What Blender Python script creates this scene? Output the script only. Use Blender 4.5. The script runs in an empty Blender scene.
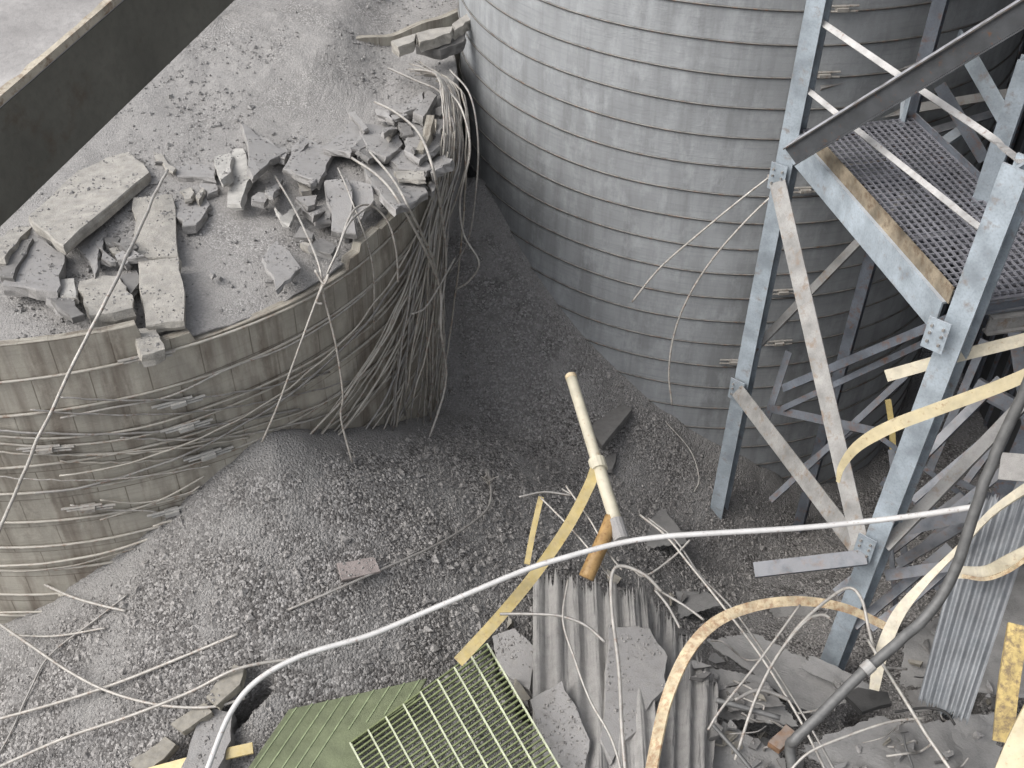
import bpy, math, random
import numpy as np
from mathutils import Vector, noise as mnoise
random.seed(7); RNG = np.random.RandomState(11)
scene = bpy.context.scene
COL = scene.collection
R_ = math.radians
# ---------------------------------------------------------------- camera
FPX = 1107.76; PITCH = .71424; ROLL = .01638; H = 17.0
_F = np.array([0, math.cos(PITCH), -math.sin(PITCH)]); _ri = np.array([1., 0, 0]); _u = np.cross(_ri, _F)
_R = math.cos(ROLL)*_ri + math.sin(ROLL)*_u; _U = -math.sin(ROLL)*_ri + math.cos(ROLL)*_u
CAM = np.array([0, 0, H])
cam = bpy.data.cameras.new('camera'); co = bpy.data.objects.new('camera', cam); COL.objects.link(co)
from mathutils import Matrix
M = Matrix(((_R[0], _U[0], -_F[0], 0), (_R[1], _U[1], -_F[1], 0), (_R[2], _U[2], -_F[2], H), (0, 0, 0, 1)))
co.matrix_world = M
cam.sensor_width = 36; cam.lens = FPX/1024*36; cam.clip_start = .1; cam.clip_end = 2000
scene.camera = co
# ---------------------------------------------------------------- light
SUN_EL, SUN_AZ = 48, -112       # azimuth from +Y towards +X
w = bpy.data.worlds.new('World'); scene.world = w; w.use_nodes = True
nt = w.node_tree; bg = nt.nodes['Background']
sky = nt.nodes.new('ShaderNodeTexSky'); sky.sky_type = 'NISHITA'; sky.sun_disc = False
sky.sun_elevation = R_(SUN_EL); sky.sun_rotation = R_(SUN_AZ); sky.air_density = 1.0; sky.dust_density = 4.0; sky.ozone_density = .6
hs = nt.nodes.new('ShaderNodeHueSaturation'); hs.inputs['Saturation'].default_value = .3; nt.links.new(sky.outputs[0], hs.inputs['Color']); nt.links.new(hs.outputs[0], bg.inputs[0]); bg.inputs[1].default_value = .15
sl = bpy.data.lights.new('sun', 'SUN'); sl.energy = 1.1; sl.angle = R_(40); sl.color = (1, .965, .91)
so = bpy.data.objects.new('sun', sl); COL.objects.link(so)
sd = Vector((math.sin(R_(SUN_AZ))*math.cos(R_(SUN_EL)), math.cos(R_(SUN_AZ))*math.cos(R_(SUN_EL)), math.sin(R_(SUN_EL))))
so.rotation_euler = sd.to_track_quat('Z', 'Y').to_euler()
scene.view_settings.view_transform = 'Standard'; scene.view_settings.look = 'None'
scene.view_settings.exposure = 0.56; scene.view_settings.gamma = 1
scene.cycles.max_bounces = 6

# ---------------------------------------------------------------- pixel helpers
def ray(x, y): return _F + _R*(x-512)/FPX - _U*(y-384)/FPX
def at(x, y, t): return CAM + ray(x, y)*t
def atz(x, y, z):
    D = ray(x, y); return CAM + D*(z-H)/D[2]
def aty(x, y, Y):
    D = ray(x, y); return CAM + D*Y/D[1]
def atplane(x, y, p, n):
    D = ray(x, y); n = np.array(n, float); return CAM + D*(np.dot(np.array(p)-CAM, n)/np.dot(D, n))
def project(X):
    X = np.asarray(X) - CAM; z = X@_F
    return 512+FPX*(X@_R)/z, 384-FPX*(X@_U)/z, z
LS = (-8.117, 18.145, 6.653); RS = (4.70, 24.019, 6.0); BS = (-6.35, 28.0, 6.6)
def cyl(x, y, S, extra=0.0):
    D = ray(x, y); ox, oy = -S[0], -S[1]; r = S[2]+extra
    a = D[0]**2+D[1]**2; b = ox*D[0]+oy*D[1]; c = ox*ox+oy*oy-r*r
    q = max(b*b-a*c, 0); return CAM + D*(-b-q**.5)/a

# ---------------------------------------------------------------- noise
_tab = RNG.rand(256, 256)
def vnoise(x, y):
    x = np.asarray(x, float); y = np.asarray(y, float)
    xi = np.floor(x).astype(int); yi = np.floor(y).astype(int); fx = x-xi; fy = y-yi
    fx = fx*fx*(3-2*fx); fy = fy*fy*(3-2*fy)
    g = lambda a, b: _tab[a & 255, b & 255]
    return (g(xi, yi)*(1-fx)+g(xi+1, yi)*fx)*(1-fy)+(g(xi, yi+1)*(1-fx)+g(xi+1, yi+1)*fx)*fy - .5
def fbm(x, y, s, o=3):
    v = 0
    for k in range(o): v = v + vnoise(x*2**k/s+17.3*k, y*2**k/s+9.1*k)*.5**k
    return v
# ---------------------------------------------------------------- terrain height
def smax(a, b, k):
    h = np.clip(.5+.5*(a-b)/k, 0, 1); return b*(1-h)+a*h+k*h*(1-h)
def height(x, y):
    x = np.asarray(x, float); y = np.asarray(y, float)
    d1 = np.hypot(x+4.0, y-12.95); c1 = 4.95-.72*np.sqrt(d1*d1+.12)
    d2 = np.hypot(x+.75, y-21.4); c2 = 4.75-.80*np.sqrt(d2*d2+.3)
    h = smax(c1, c2, .35)
    d3 = np.hypot((x-3.6)/1.25, y-7.6); c3 = 1.55-.42*np.sqrt(d3*d3+.6)
    h = smax(h, c3, .6)
    d4 = np.hypot(x-8.5, y-8.0); c4 = 2.0-.5*np.sqrt(d4*d4+.6)
    h = smax(h, c4, .6)
    base = -2.6 + 0*x
    h = smax(h, base, .8)
    far = np.clip((np.hypot(x, y-15)-22)/12, 0, 1)
    return h*(1-far) + (-3.)*far
def _pp(x, y):
    D = ray(x, y); t = 9.0
    for _ in range(400):
        P = CAM+D*t
        if P[2] < height(P[0], P[1]): break
        t += .04
    return P[0], P[1]
PITS = [(*_pp(*a), *_pp(*b), w_, dp) for a, b, w_, dp in (((180, 768), (262, 682), .16, .9), ((870, 722), (900, 726), .3, .9), ((690, 700), (720, 745), .18, .8), ((600, 740), (640, 765), .2, .8), ((725, 640), (790, 700), .14, .7), ((905, 620), (935, 660), .25, .8), ((985, 640), (960, 720), .2, .9), ((500, 650), (530, 705), .2, .6))]
def height_n(x, y):
    pit = 0
    for (ax, ay, bx, by, w_, dp) in PITS:
        dx, dy = bx-ax, by-ay; t = np.clip(((x-ax)*dx+(y-ay)*dy)/(dx*dx+dy*dy+1e-9), 0, 1); q = np.hypot(x-ax-t*dx, y-ay-t*dy)/w_
        pit = pit + dp*np.clip(1.6-q, 0, 1)**2*(q < 1.6)
    return height(x, y) - pit + .16*fbm(x, y, 1.7, 3) + .055*fbm(x+31, y, .35, 2)
def hit(x, y, lift=0.0):
    D = ray(x, y); t = 9.0
    for _ in range(400):
        P = CAM+D*t
        if P[2] < height(P[0], P[1])+lift: break
        t += .08
    return P
def topz(x, y):   # coal surface on the left silo
    r = np.hypot(x+8.1, y-18.1)
    b = np.clip((y-17.6)/3.8, 0, 1)*np.clip((-2.5-x)/1.5, 0, 1); b = b*b*(3-2*b)
    return 6.95 + .5*np.clip(1-r/6.65, 0, 1)*(1-b) + .62*b + .12*fbm(x, y, 1.9, 3)
# ---------------------------------------------------------------- materials
def mat(name, col, rough=.75, metal=0.0, var=.25, scale=3.0, dust=0.0, dustcol=(.30, .29, .28), rust=0.0, rustcol=(.16, .07, .03),
        bump=.3, bscale=30.0, streak=0.0, col2=None, fine=0.0):
    m = bpy.data.materials.new(name); m.use_nodes = True; t = m.node_tree; N = t.nodes; L = t.links
    b = N['Principled BSDF']; b.inputs['Roughness'].default_value = rough; b.inputs['Metallic'].default_value = metal
    g = N.new('ShaderNodeNewGeometry'); P = g.outputs['Position']
    def noi(sc, det=4, vec=None, ro=.55):
        n = N.new('ShaderNodeTexNoise'); n.inputs['Scale'].default_value = sc; n.inputs['Detail'].default_value = det; n.inputs['Roughness'].default_value = ro
        L.new(vec or P, n.inputs['Vector']); return n.outputs[0]
    def ramp(s, a, c):
        n = N.new('ShaderNodeMapRange'); n.inputs[1].default_value = a; n.inputs[2].default_value = c; L.new(s, n.inputs[0]); return n.outputs[0]
    def mix(f, a, c):
        n = N.new('ShaderNodeMix'); n.data_type = 'RGBA'
        if hasattr(f, 'links'): L.new(f, n.inputs[0])
        else: n.inputs[0].default_value = f
        for s, v in ((6, a), (7, c)):
            if hasattr(v, 'links'): L.new(v, n.inputs[s])
            else: n.inputs[s].default_value = (*v, 1)
        return n.outputs[2]
    def mul(a, c):
        n = N.new('ShaderNodeMath'); n.operation = 'MULTIPLY'
        for s, v in ((0, a), (1, c)):
            if hasattr(v, 'links'): L.new(v, n.inputs[s])
            else: n.inputs[s].default_value = v
        return n.outputs[0]
    lo = tuple(c*(1-var) for c in col); hi = tuple(min(1, c*(1+var)) for c in (col2 or col))
    c = mix(ramp(noi(scale, 6), .3, .7), lo, hi)
    if fine: c = mix(mul(ramp(noi(scale*14, 3), .45, .75), fine), c, tuple(k*.45 for k in col))
    if streak:
        mp = N.new('ShaderNodeMapping'); mp.inputs['Scale'].default_value = (3.2, 3.2, .16); L.new(P, mp.inputs[0])
        c = mix(mul(ramp(noi(1.3, 5, mp.outputs[0]), .42, .68), streak), c, tuple(k*.42 for k in col))
    if rust: c = mix(mul(ramp(noi(scale*2.3, 6, ro=.7), .60-rust*.35, .72-rust*.2), .85), c, rustcol)
    if dust:
        sp = N.new('ShaderNodeSeparateXYZ'); L.new(g.outputs['Normal'], sp.inputs[0])
        f = mul(ramp(sp.outputs[2], .15, .75), mul(ramp(noi(scale*1.7, 5), .25, .55), dust)); c = mix(f, c, dustcol)
    L.new(c, b.inputs['Base Color'])
    if bump:
        bp = N.new('ShaderNodeBump'); bp.inputs['Strength'].default_value = bump; bp.inputs['Distance'].default_value = .02
        L.new(noi(bscale, 5, ro=.65), bp.inputs['Height']); L.new(bp.outputs[0], b.inputs['Normal'])
    return m
def coal_mat(name, dark, light, dustc, dustlo, dusthi, cell=26.0, bump=.9):
    m = bpy.data.materials.new(name); m.use_nodes = True; t = m.node_tree; N = t.nodes; L = t.links
    b = N['Principled BSDF']; b.inputs['Roughness'].default_value = .85
    g = N.new('ShaderNodeNewGeometry'); P = g.outputs['Position']
    v = N.new('ShaderNodeTexVoronoi'); v.inputs['Scale'].default_value = cell; L.new(P, v.inputs['Vector'])
    sp = N.new('ShaderNodeSeparateColor'); L.new(v.outputs['Color'], sp.inputs[0])
    cr = N.new('ShaderNodeValToRGB'); e = cr.color_ramp.elements
    e[0].color = (*dark, 1); e[1].color = (*light, 1); e[0].position = .1; e[1].position = 1.0
    e2 = e.new(.7); e2.color = (*[(a*.62+c*.38) for a, c in zip(dark, light)], 1)
    L.new(sp.outputs[0], cr.inputs[0])
    n = N.new('ShaderNodeTexNoise'); n.inputs['Scale'].default_value = .9; n.inputs['Detail'].default_value = 7; L.new(P, n.inputs['Vector'])
    mr = N.new('ShaderNodeMapRange'); mr.inputs[1].default_value = dustlo; mr.inputs[2].default_value = dusthi; L.new(n.outputs[0], mr.inputs[0])
    fa = N.new('ShaderNodeAttribute'); fa.attribute_name = 'fines'; mxx = N.new('ShaderNodeMath'); mxx.operation = 'MAXIMUM'
    L.new(mr.outputs[0], mxx.inputs[0]); L.new(fa.outputs['Fac'], mxx.inputs[1])
    n3 = N.new('ShaderNodeTexNoise'); n3.inputs['Scale'].default_value = 22; n3.inputs['Detail'].default_value = 6; n3.inputs['Roughness'].default_value = .7; L.new(P, n3.inputs['Vector'])
    dm = N.new('ShaderNodeMix'); dm.data_type = 'RGBA'; dm.inputs[6].default_value = (*[c*.72 for c in dustc], 1); dm.inputs[7].default_value = (*[c*1.2 for c in dustc], 1)
    mr3 = N.new('ShaderNodeMapRange'); mr3.inputs[1].default_value = .3; mr3.inputs[2].default_value = .7; L.new(n3.outputs[0], mr3.inputs[0]); L.new(mr3.outputs[0], dm.inputs[0])
    mx = N.new('ShaderNodeMix'); mx.data_type = 'RGBA'; L.new(mxx.outputs[0], mx.inputs[0]); L.new(cr.outputs[0], mx.inputs[6]); L.new(dm.outputs[2], mx.inputs[7])
    L.new(mx.outputs[2], b.inputs['Base Color'])
    n2 = N.new('ShaderNodeTexNoise'); n2.inputs['Scale'].default_value = 45; n2.inputs['Detail'].default_value = 5; L.new(P, n2.inputs['Vector'])
    ad = N.new('ShaderNodeMath'); ad.operation = 'MULTIPLY_ADD'; L.new(v.outputs['Distance'], ad.inputs[0]); ad.inputs[1].default_value = -1.0; L.new(n2.outputs[0], ad.inputs[2])
    bp = N.new('ShaderNodeBump'); bp.inputs['Strength'].default_value = bump; bp.inputs['Distance'].default_value = .035; L.new(ad.outputs[0], bp.inputs['Height'])
    L.new(bp.outputs[0], b.inputs['Normal'])
    return m
def silo_mat(name, col, col2, bw, bh, mortar, stain=.6, off=0.0, jointw=.01, dirt=(.1, .09, .08)):
    m = bpy.data.materials.new(name); m.use_nodes = True; t = m.node_tree; N = t.nodes; L = t.links
    b = N['Principled BSDF']; b.inputs['Roughness'].default_value = .7
    uv = N.new('ShaderNodeUVMap'); uv.uv_map = 'UVMap'
    mp = N.new('ShaderNodeMapping'); mp.inputs['Location'].default_value = (0, off, 0); L.new(uv.outputs[0], mp.inputs[0])
    br = N.new('ShaderNodeTexBrick'); br.inputs['Scale'].default_value = 1; br.inputs['Brick Width'].default_value = bw; br.inputs['Row Height'].default_value = bh
    br.inputs['Mortar Size'].default_value = jointw; br.inputs['Mortar Smooth'].default_value = .4; br.inputs['Bias'].default_value = 0
    br.inputs['Color1'].default_value = (*col, 1); br.inputs['Color2'].default_value = (*col2, 1); br.inputs['Mortar'].default_value = (*mortar, 1)
    L.new(mp.outputs[0], br.inputs['Vector'])
    def noi(sx, sy, det=5, ro=.6):
        q = N.new('ShaderNodeMapping'); q.inputs['Scale'].default_value = (sx, sy, 1); L.new(uv.outputs[0], q.inputs[0])
        n = N.new('ShaderNodeTexNoise'); n.inputs['Scale'].default_value = 1; n.inputs['Detail'].default_value = det; n.inputs['Roughness'].default_value = ro; L.new(q.outputs[0], n.inputs['Vector']); return n.outputs[0]
    def mr(s, a, c, lo=0, hi=1):
        n = N.new('ShaderNodeMapRange'); n.inputs[1].default_value = a; n.inputs[2].default_value = c; n.inputs[3].default_value = lo; n.inputs[4].default_value = hi; L.new(s, n.inputs[0]); return n.outputs[0]
    def mixc(f, a, c):
        n = N.new('ShaderNodeMix'); n.data_type = 'RGBA'; L.new(f, n.inputs[0]); L.new(a, n.inputs[6])
        n.inputs[7].default_value = (*c, 1); return n.outputs[2]
    c = br.outputs[0]
    c = mixc(mr(noi(3.5, .35), .45, .75, 0, stain), c, dirt)                 # vertical run stains
    c = mixc(mr(noi(.5, .5), .42, .7, 0, stain*.8), c, tuple(k*.55 for k in col))
    c = mixc(mr(noi(1.7, .13, 4, .7), .5, .62, 0, stain*.75), c, dirt)
    c = mixc(mr(noi(.22, .3, 6, .7), .5, .75, 0, .55), c, tuple(min(1, k*1.5) for k in col))
    c = mixc(mr(noi(.8, 22, 3), .5, .72, 0, .35), c, tuple(k*.6 for k in col))   # faint casting lines
    c = mixc(mr(noi(2.4, 1.1, 6, .75), .50, .72, 0, .6), c, tuple(min(1, k*1.45) for k in col))
    L.new(c, b.inputs['Base Color'])
    a = N.new('ShaderNodeMath'); a.operation = 'MULTIPLY_ADD'; L.new(br.outputs['Fac'], a.inputs[0]); a.inputs[1].default_value = -1.2; L.new(noi(12, 30, 6, .7), a.inputs[2])
    bp = N.new('ShaderNodeBump'); bp.inputs['Strength'].default_value = .55; bp.inputs['Distance'].default_value = .02; L.new(a.outputs[0], bp.inputs['Height']); L.new(bp.outputs[0], b.inputs['Normal'])
    return m
DC = (.27, .265, .26)
MT = {
 'coal': coal_mat('coal', (.085, .08, .077), (.44, .425, .415), (.29, .282, .275), .47, .62),  # random cell tones, the lightest painted as glints on the coal
 'topdust': coal_mat('coal_dust_cover', (.185, .178, .172), (.40, .39, .38), (.29, .281, .273), .35, .55, cell=38, bump=.38),
 'lump': mat('coal_lump', (.25, .24, .232), .65, var=.75, scale=30, bump=.3, bscale=60),
 'lumpdark': mat('dark_gravel', (.23, .225, .22), .8, var=.5, scale=25),
 'left': silo_mat('weathered_silo_concrete', (.38, .355, .305), (.43, .405, .35), .78, .5935, (.20, .18, .145), .8, off=0.0, jointw=.010, dirt=(.10, .07, .05)),
 'right': silo_mat('grey_silo_concrete', (.325, .338, .35), (.327, .34, .352), .84, 5.935, (.322, .335, .347), .5, jointw=.002, dirt=(.15, .155, .155)),
 'hoopL': mat('dusty_hoop_steel', (.36, .335, .29), .6, .1, dust=.8, dustcol=(.46, .44, .40), rust=.25),
 'hoopR': mat('galvanised_hoop_steel', (.085, .08, .075), .5, .2, dust=.75, dustcol=(.27, .265, .25), rust=.2),
 'rod': mat('dull_rod_steel', (.28, .268, .25), .55, .3, var=.35, scale=6, dust=.5, dustcol=(.4, .39, .38), rust=.15),
 'wire': mat('pale_wire_steel', (.37, .35, .32), .5, .2, var=.3, scale=7, dust=.4, dustcol=(.5, .49, .47), rust=.2),
 'conc': mat('broken_concrete', (.29, .28, .27), .85, var=.3, scale=5, dust=.95, dustcol=(.30, .293, .29), fine=.75, bump=.6, bscale=45),
 'concw': mat('freshly_broken_concrete', (.40, .39, .37), .85, var=.2, scale=5, fine=.4, bump=.6, bscale=40),
 'conch': mat('beige_stave_concrete', (.37, .35, .315), .85, var=.3, scale=5, fine=.6, bump=.8, bscale=30, dust=.3, dustcol=(.31, .305, .30)),
 'tile': mat('dull_pinkish_tile', (.27, .235, .225), .85, var=.2, scale=6, fine=.4),
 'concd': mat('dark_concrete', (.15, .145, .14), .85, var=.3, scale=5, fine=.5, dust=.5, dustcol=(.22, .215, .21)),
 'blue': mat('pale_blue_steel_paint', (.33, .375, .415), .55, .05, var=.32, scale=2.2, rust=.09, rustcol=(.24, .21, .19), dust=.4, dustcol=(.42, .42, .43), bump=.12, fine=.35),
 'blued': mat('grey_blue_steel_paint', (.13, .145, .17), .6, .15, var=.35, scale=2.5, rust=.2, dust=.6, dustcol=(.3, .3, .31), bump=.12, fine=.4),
 'bracegrey': mat('weathered_brace_paint', (.29, .285, .275), .6, .1, var=.4, scale=2.5, rust=.2, rustcol=(.20, .13, .08), dust=.5, dustcol=(.42, .41, .40), bump=.15, fine=.4),
 'railw': mat('white_rail_paint', (.42, .415, .41), .5, .05, var=.25, scale=5, rust=.08, bump=.1),
 'girder': mat('shade_darkened_girder_paint', (.13, .125, .105), .9, .0, var=.32, scale=2.2, rust=.06, rustcol=(.10, .08, .06), fine=.3, dust=.0, dustcol=(.33, .32, .35), bump=.2),  # colour darkened for the unlit side and underside of the girder
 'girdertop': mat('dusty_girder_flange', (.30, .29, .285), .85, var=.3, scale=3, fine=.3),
 'rustedge': mat('flaking_edge_rust', (.42, .38, .31), .8, .1, var=.35, scale=9, rust=.3, rustcol=(.14, .07, .03)),
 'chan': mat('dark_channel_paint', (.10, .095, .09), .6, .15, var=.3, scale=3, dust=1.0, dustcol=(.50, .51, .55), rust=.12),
 'chandark': mat('dark_channel_sides', (.07, .074, .08), .65, .05, var=.3, scale=3, rust=.05),  # darker than the top flange, on web and bottom flange
 'peel': mat('peeling_yellow_paint', (.50, .38, .15), .6, 0, var=.3, scale=5, rust=.45, rustcol=(.14, .10, .07)),
 'deck': mat('galvanised_grating', (.27, .27, .30), .5, .3, var=.2, scale=5),
 'toe': mat('rusty_toe_plate', (.25, .21, .155), .7, .1, var=.6, scale=2.5, rust=.3, rustcol=(.12, .08, .05)),
 'cream': mat('cream_pipe_paint', (.52, .485, .385), .5, 0, var=.12, scale=5, rust=.05, rustcol=(.35, .2, .1), bump=.1),
 'yellow': mat('faded_yellow_paint', (.55, .43, .17), .5, 0, var=.2, scale=6, rust=.08, rustcol=(.30, .15, .06), dust=.3, dustcol=(.55, .50, .38), bump=.1),
 'straw': mat('straw_coloured_strip_paint', (.56, .48, .30), .5, 0, var=.16, scale=6, rust=.06, rustcol=(.30, .17, .08), dust=.3, dustcol=(.62, .57, .47), bump=.1),
 'straw2': mat('dusty_cream_strip_paint', (.52, .47, .35), .55, 0, var=.25, scale=7, rust=.12, rustcol=(.30, .2, .13), dust=.4, dustcol=(.55, .52, .47), bump=.1),
 'rusty': mat('rusted_strip_steel', (.55, .45, .29), .6, 0, var=.35, scale=5, rust=.42, rustcol=(.28, .13, .055), dust=.2, dustcol=(.6, .55, .45), bump=.15),
 'brownblock': mat('dull_brown_paint', (.24, .14, .08), .7, 0, var=.35, scale=6, rust=.2, dust=.5),
 'orange': mat('orange_paint', (.34, .215, .09), .5, 0, var=.25, scale=6, rust=.2),
 'whitepipe': mat('white_conduit', (.54, .535, .53), .45, 0, var=.08, scale=6, bump=.05, rust=.03),
 'greygreen': mat('dark_grey_pipe_paint', (.10, .10, .098), .5, .1, var=.3, scale=7, dust=.45, dustcol=(.2, .2, .2), bump=.15),
 'green': mat('green_grating_fibre', (.125, .145, .08), .65, 0, var=.25, scale=4, dust=.25, dustcol=(.24, .27, .17), fine=.3),
 'greenlight': mat('worn_green_bar_edge', (.52, .55, .40), .6, 0, var=.2, scale=8),
 'greenpale': mat('pale_green_bar', (.26, .31, .18), .6, 0, var=.3, scale=8),
 'greenbar': mat('green_cross_bar', (.17, .20, .09), .6, 0, var=.3, scale=8),
 'corr': mat('dusty_corrugated_sheet', (.33, .322, .31), .8, .0, var=.25, scale=7, dust=.6, dustcol=(.33, .32, .31), rust=.0, fine=.8, bump=.9, bscale=40),
 'corrblue': mat('blue_grey_corrugated_sheet', (.19, .205, .22), .55, .2, var=.22, scale=3, dust=.4, dustcol=(.33, .33, .34), fine=.4, bump=.2),
 'plate': mat('dust_covered_plate', (.20, .198, .195), .8, 0, var=.25, scale=3, dust=.7, dustcol=(.25, .245, .24), fine=.6, bump=.4),
 'black': mat('black_rubber_and_gap_shade', (.018, .018, .018), .7, 0, var=.3, dust=.15, dustcol=(.16, .155, .15)),  # cable rubber; on the black scrap it paints a shaded gap
 'wood': mat('splintered_timber', (.26, .24, .20), .8, 0, var=.3, scale=9, fine=.4, dust=.3, dustcol=DC),
 'bldg': mat('shade_dark_cladding', (.05, .052, .055), .8, 0, var=.3, scale=1.5),  # dark colour put in for the shaded void behind the tower
}
# ---------------------------------------------------------------- object helpers
def setp(o, label=None, cat=None, group=None, kind=None):
    if label: o['label'] = label
    if cat: o['category'] = cat
    if group: o['group'] = group
    if kind: o['kind'] = kind
    return o
def thing(name, label, cat, loc, group=None):
    o = bpy.data.objects.new(name, None); COL.objects.link(o); o.location = Vector([float(c) for c in loc]); o.empty_display_size = .2
    return setp(o, label, cat, group)
def mk(name, V, Fc, m, parent=None, smooth=False, uv=None):
    V = np.asarray(V, float)
    if parent is not None: org = np.array(parent.location)
    else: org = np.array([V[:, 0].mean(), V[:, 1].mean(), V[:, 2].min()])
    me = bpy.data.meshes.new(name)
    me.from_pydata((V-org).tolist(), [], [tuple(int(i) for i in f) for f in Fc]); me.validate()
    if uv is not None:
        ul = me.uv_layers.new(name='UVMap'); vi = np.empty(len(me.loops), int); me.loops.foreach_get('vertex_index', vi)
        ul.data.foreach_set('uv', np.asarray(uv, float)[vi].ravel())
    if smooth: me.shade_smooth()
    me.materials.append(MT[m] if isinstance(m, str) else m)
    o = bpy.data.objects.new(name, me); COL.objects.link(o)
    if parent is not None: o.parent = parent
    else: o.location = Vector(org.tolist())
    return o
class MB:
    def __init__(s): s.V = []; s.F = []; s.n = 0
    def add(s, V, F):
        s.V += [list(map(float, v)) for v in V]; s.F += [tuple(i+s.n for i in f) for f in F]; s.n += len(V); return s
    def build(s, name, m, parent=None, smooth=False): return mk(name, s.V, s.F, m, parent, smooth)
def catmull(P, n=8):
    P = [np.asarray(p, float) for p in P]
    if len(P) < 3:
        return np.array([P[0]+(P[1]-P[0])*k/n for k in range(n+1)])
    Q = [2*P[0]-P[1]]+P+[2*P[-1]-P[-2]]; out = []
    for i in range(1, len(Q)-2):
        for k in range(n):
            t = k/n; a, b, c, d = Q[i-1], Q[i], Q[i+1], Q[i+2]
            out.append(.5*((2*b)+(c-a)*t+(2*a-5*b+4*c-d)*t*t+(3*b-a-3*c+d)*t**3))
    out.append(Q[-2]); return np.array(out)
def tube(P, r, sides=7, smooth_n=8, wob=0.0):
    P = catmull(P, smooth_n) if smooth_n else np.array(P)
    if wob:
        ph = random.random()*50
        P = P + np.array([[wob*mnoise.noise(Vector((i*.35+ph, k*9.1, 0))) for k in range(3)] for i in range(len(P))])
    T = np.gradient(P, axis=0); T /= np.linalg.norm(T, axis=1)[:, None]+1e-9
    up = np.array([0, 0, 1.]) if abs(T[0][2]) < .9 else np.array([1., 0, 0])
    V = []; F = []; u = np.cross(T[0], up); u /= np.linalg.norm(u)
    rr = r if hasattr(r, '__len__') else [r]*len(P)
    for i, p in enumerate(P):
        u = u-T[i]*np.dot(u, T[i]); u /= np.linalg.norm(u)+1e-9; v = np.cross(T[i], u)
        for k in range(sides):
            a = 2*math.pi*k/sides; V.append(p+rr[i]*(math.cos(a)*u+math.sin(a)*v))
    for i in range(len(P)-1):
        for k in range(sides):
            a = i*sides+k; b = i*sides+(k+1) % sides; F.append((a, b, b+sides, a+sides))
    F.append(tuple(range(sides))[::-1]); F.append(tuple((len(P)-1)*sides+k for k in range(sides)))
    return V, F
def sweep(P, prof, nrm, smooth_n=8, twist=None, sc=None):
    """sweep a closed 2D profile (a along width, b along normal) along P"""
    P = catmull(P, smooth_n) if smooth_n else np.array(P, float)
    T = np.gradient(P, axis=0); T /= np.linalg.norm(T, axis=1)[:, None]+1e-9
    V = []; F = []; n = len(prof); m = len(P)
    for i in range(m):
        nn = np.array(nrm if not callable(nrm) else nrm(i/(m-1)), float); wv = np.cross(T[i], nn); wv /= np.linalg.norm(wv)+1e-9; nv = np.cross(wv, T[i])
        if twist:
            a = twist[0]+(twist[1]-twist[0])*i/(m-1); wv, nv = math.cos(a)*wv+math.sin(a)*nv, -math.sin(a)*wv+math.cos(a)*nv
        k_ = sc(i/(m-1)) if sc else 1
        for (x, y) in prof: V.append(P[i]+wv*x*k_+nv*y)
    for i in range(m-1):
        for k in range(n):
            a = i*n+k; b = i*n+(k+1) % n; F.append((a, b, b+n, a+n))
    F.append(tuple(range(n))[::-1]); F.append(tuple((m-1)*n+k for k in range(n)))
    return V, F
def rect(w_, h_): return [(-w_/2, -h_/2), (w_/2, -h_/2), (w_/2, h_/2), (-w_/2, h_/2)]
def lsec(a, t): return [(0, 0), (a, 0), (a, t), (t, t), (t, a), (0, a)]
def csec(w_, h_, t): return [(-w_/2, -h_), (-w_/2, 0), (w_/2, 0), (w_/2, -h_), (w_/2-t, -h_), (w_/2-t, -t), (-w_/2+t, -t), (-w_/2+t, -h_)]
def isec(w_, h_, t):
    a, b, c = w_/2, h_/2, t/2
    return [(-a, -b), (a, -b), (a, -b+t), (c, -b+t), (c, b-t), (a, b-t), (a, b), (-a, b), (-a, b-t), (-c, b-t), (-c, -b+t), (-a, -b+t)]
def jag_slab(P, th, nrm=None, jit=.02, seg=5, rnd=None):
    """irregular thick slab from a planar 3D polygon (top face)"""
    rnd = rnd or random; P = [np.asarray(p, float) for p in P]
    if nrm is None:
        nrm = np.zeros(3)
        for i in range(len(P)): nrm += np.cross(P[i], P[(i+1) % len(P)])
        nrm /= np.linalg.norm(nrm)+1e-9
    if nrm[2] < 0: P = P[::-1]; nrm = -nrm
    Q = []
    for i in range(len(P)):
        a, b = P[i], P[(i+1) % len(P)]; L_ = np.linalg.norm(b-a); k = max(1, min(seg, int(L_/.12)))
        for j in range(k):
            q = a+(b-a)*j/k
            if j: q = q+np.array([rnd.uniform(-1, 1), rnd.uniform(-1, 1), 0])*jit*min(1, L_)
            Q.append(q)
    n = len(Q); V = []; c = sum(Q)/n
    for lev, (dz, s) in enumerate(((-.012, 1.0), (0.0, .975), ) ): pass
    rings = [(0.0, .985, 0), (-.14*th, 1.0, .15), (-.55*th, 1.005, .6), (-th, .985, .4)]
    F = []
    for (dz, s, jj) in rings:
        for q in Q: V.append(c+(q-c)*s+nrm*dz+np.array([rnd.uniform(-1, 1), rnd.uniform(-1, 1), rnd.uniform(-.5, .5)])*jit*jj)
    F.append(tuple(range(n)))
    for r in range(3):
        for k in range(n):
            a = r*n+k; b = r*n+(k+1) % n; F.append((a, a+n, b+n, b))
    F.append(tuple(3*n+k for k in range(n))[::-1])
    return V, F
def planepoly(pts, z0, tilt=(0, 0)):
    cx = sum(p[0] for p in pts)/len(pts); cy = sum(p[1] for p in pts)/len(pts); c = atz(cx, cy, z0)
    n = np.array([-tilt[0], -tilt[1], 1.]); return [atplane(p[0], p[1], c, n) for p in pts]
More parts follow.
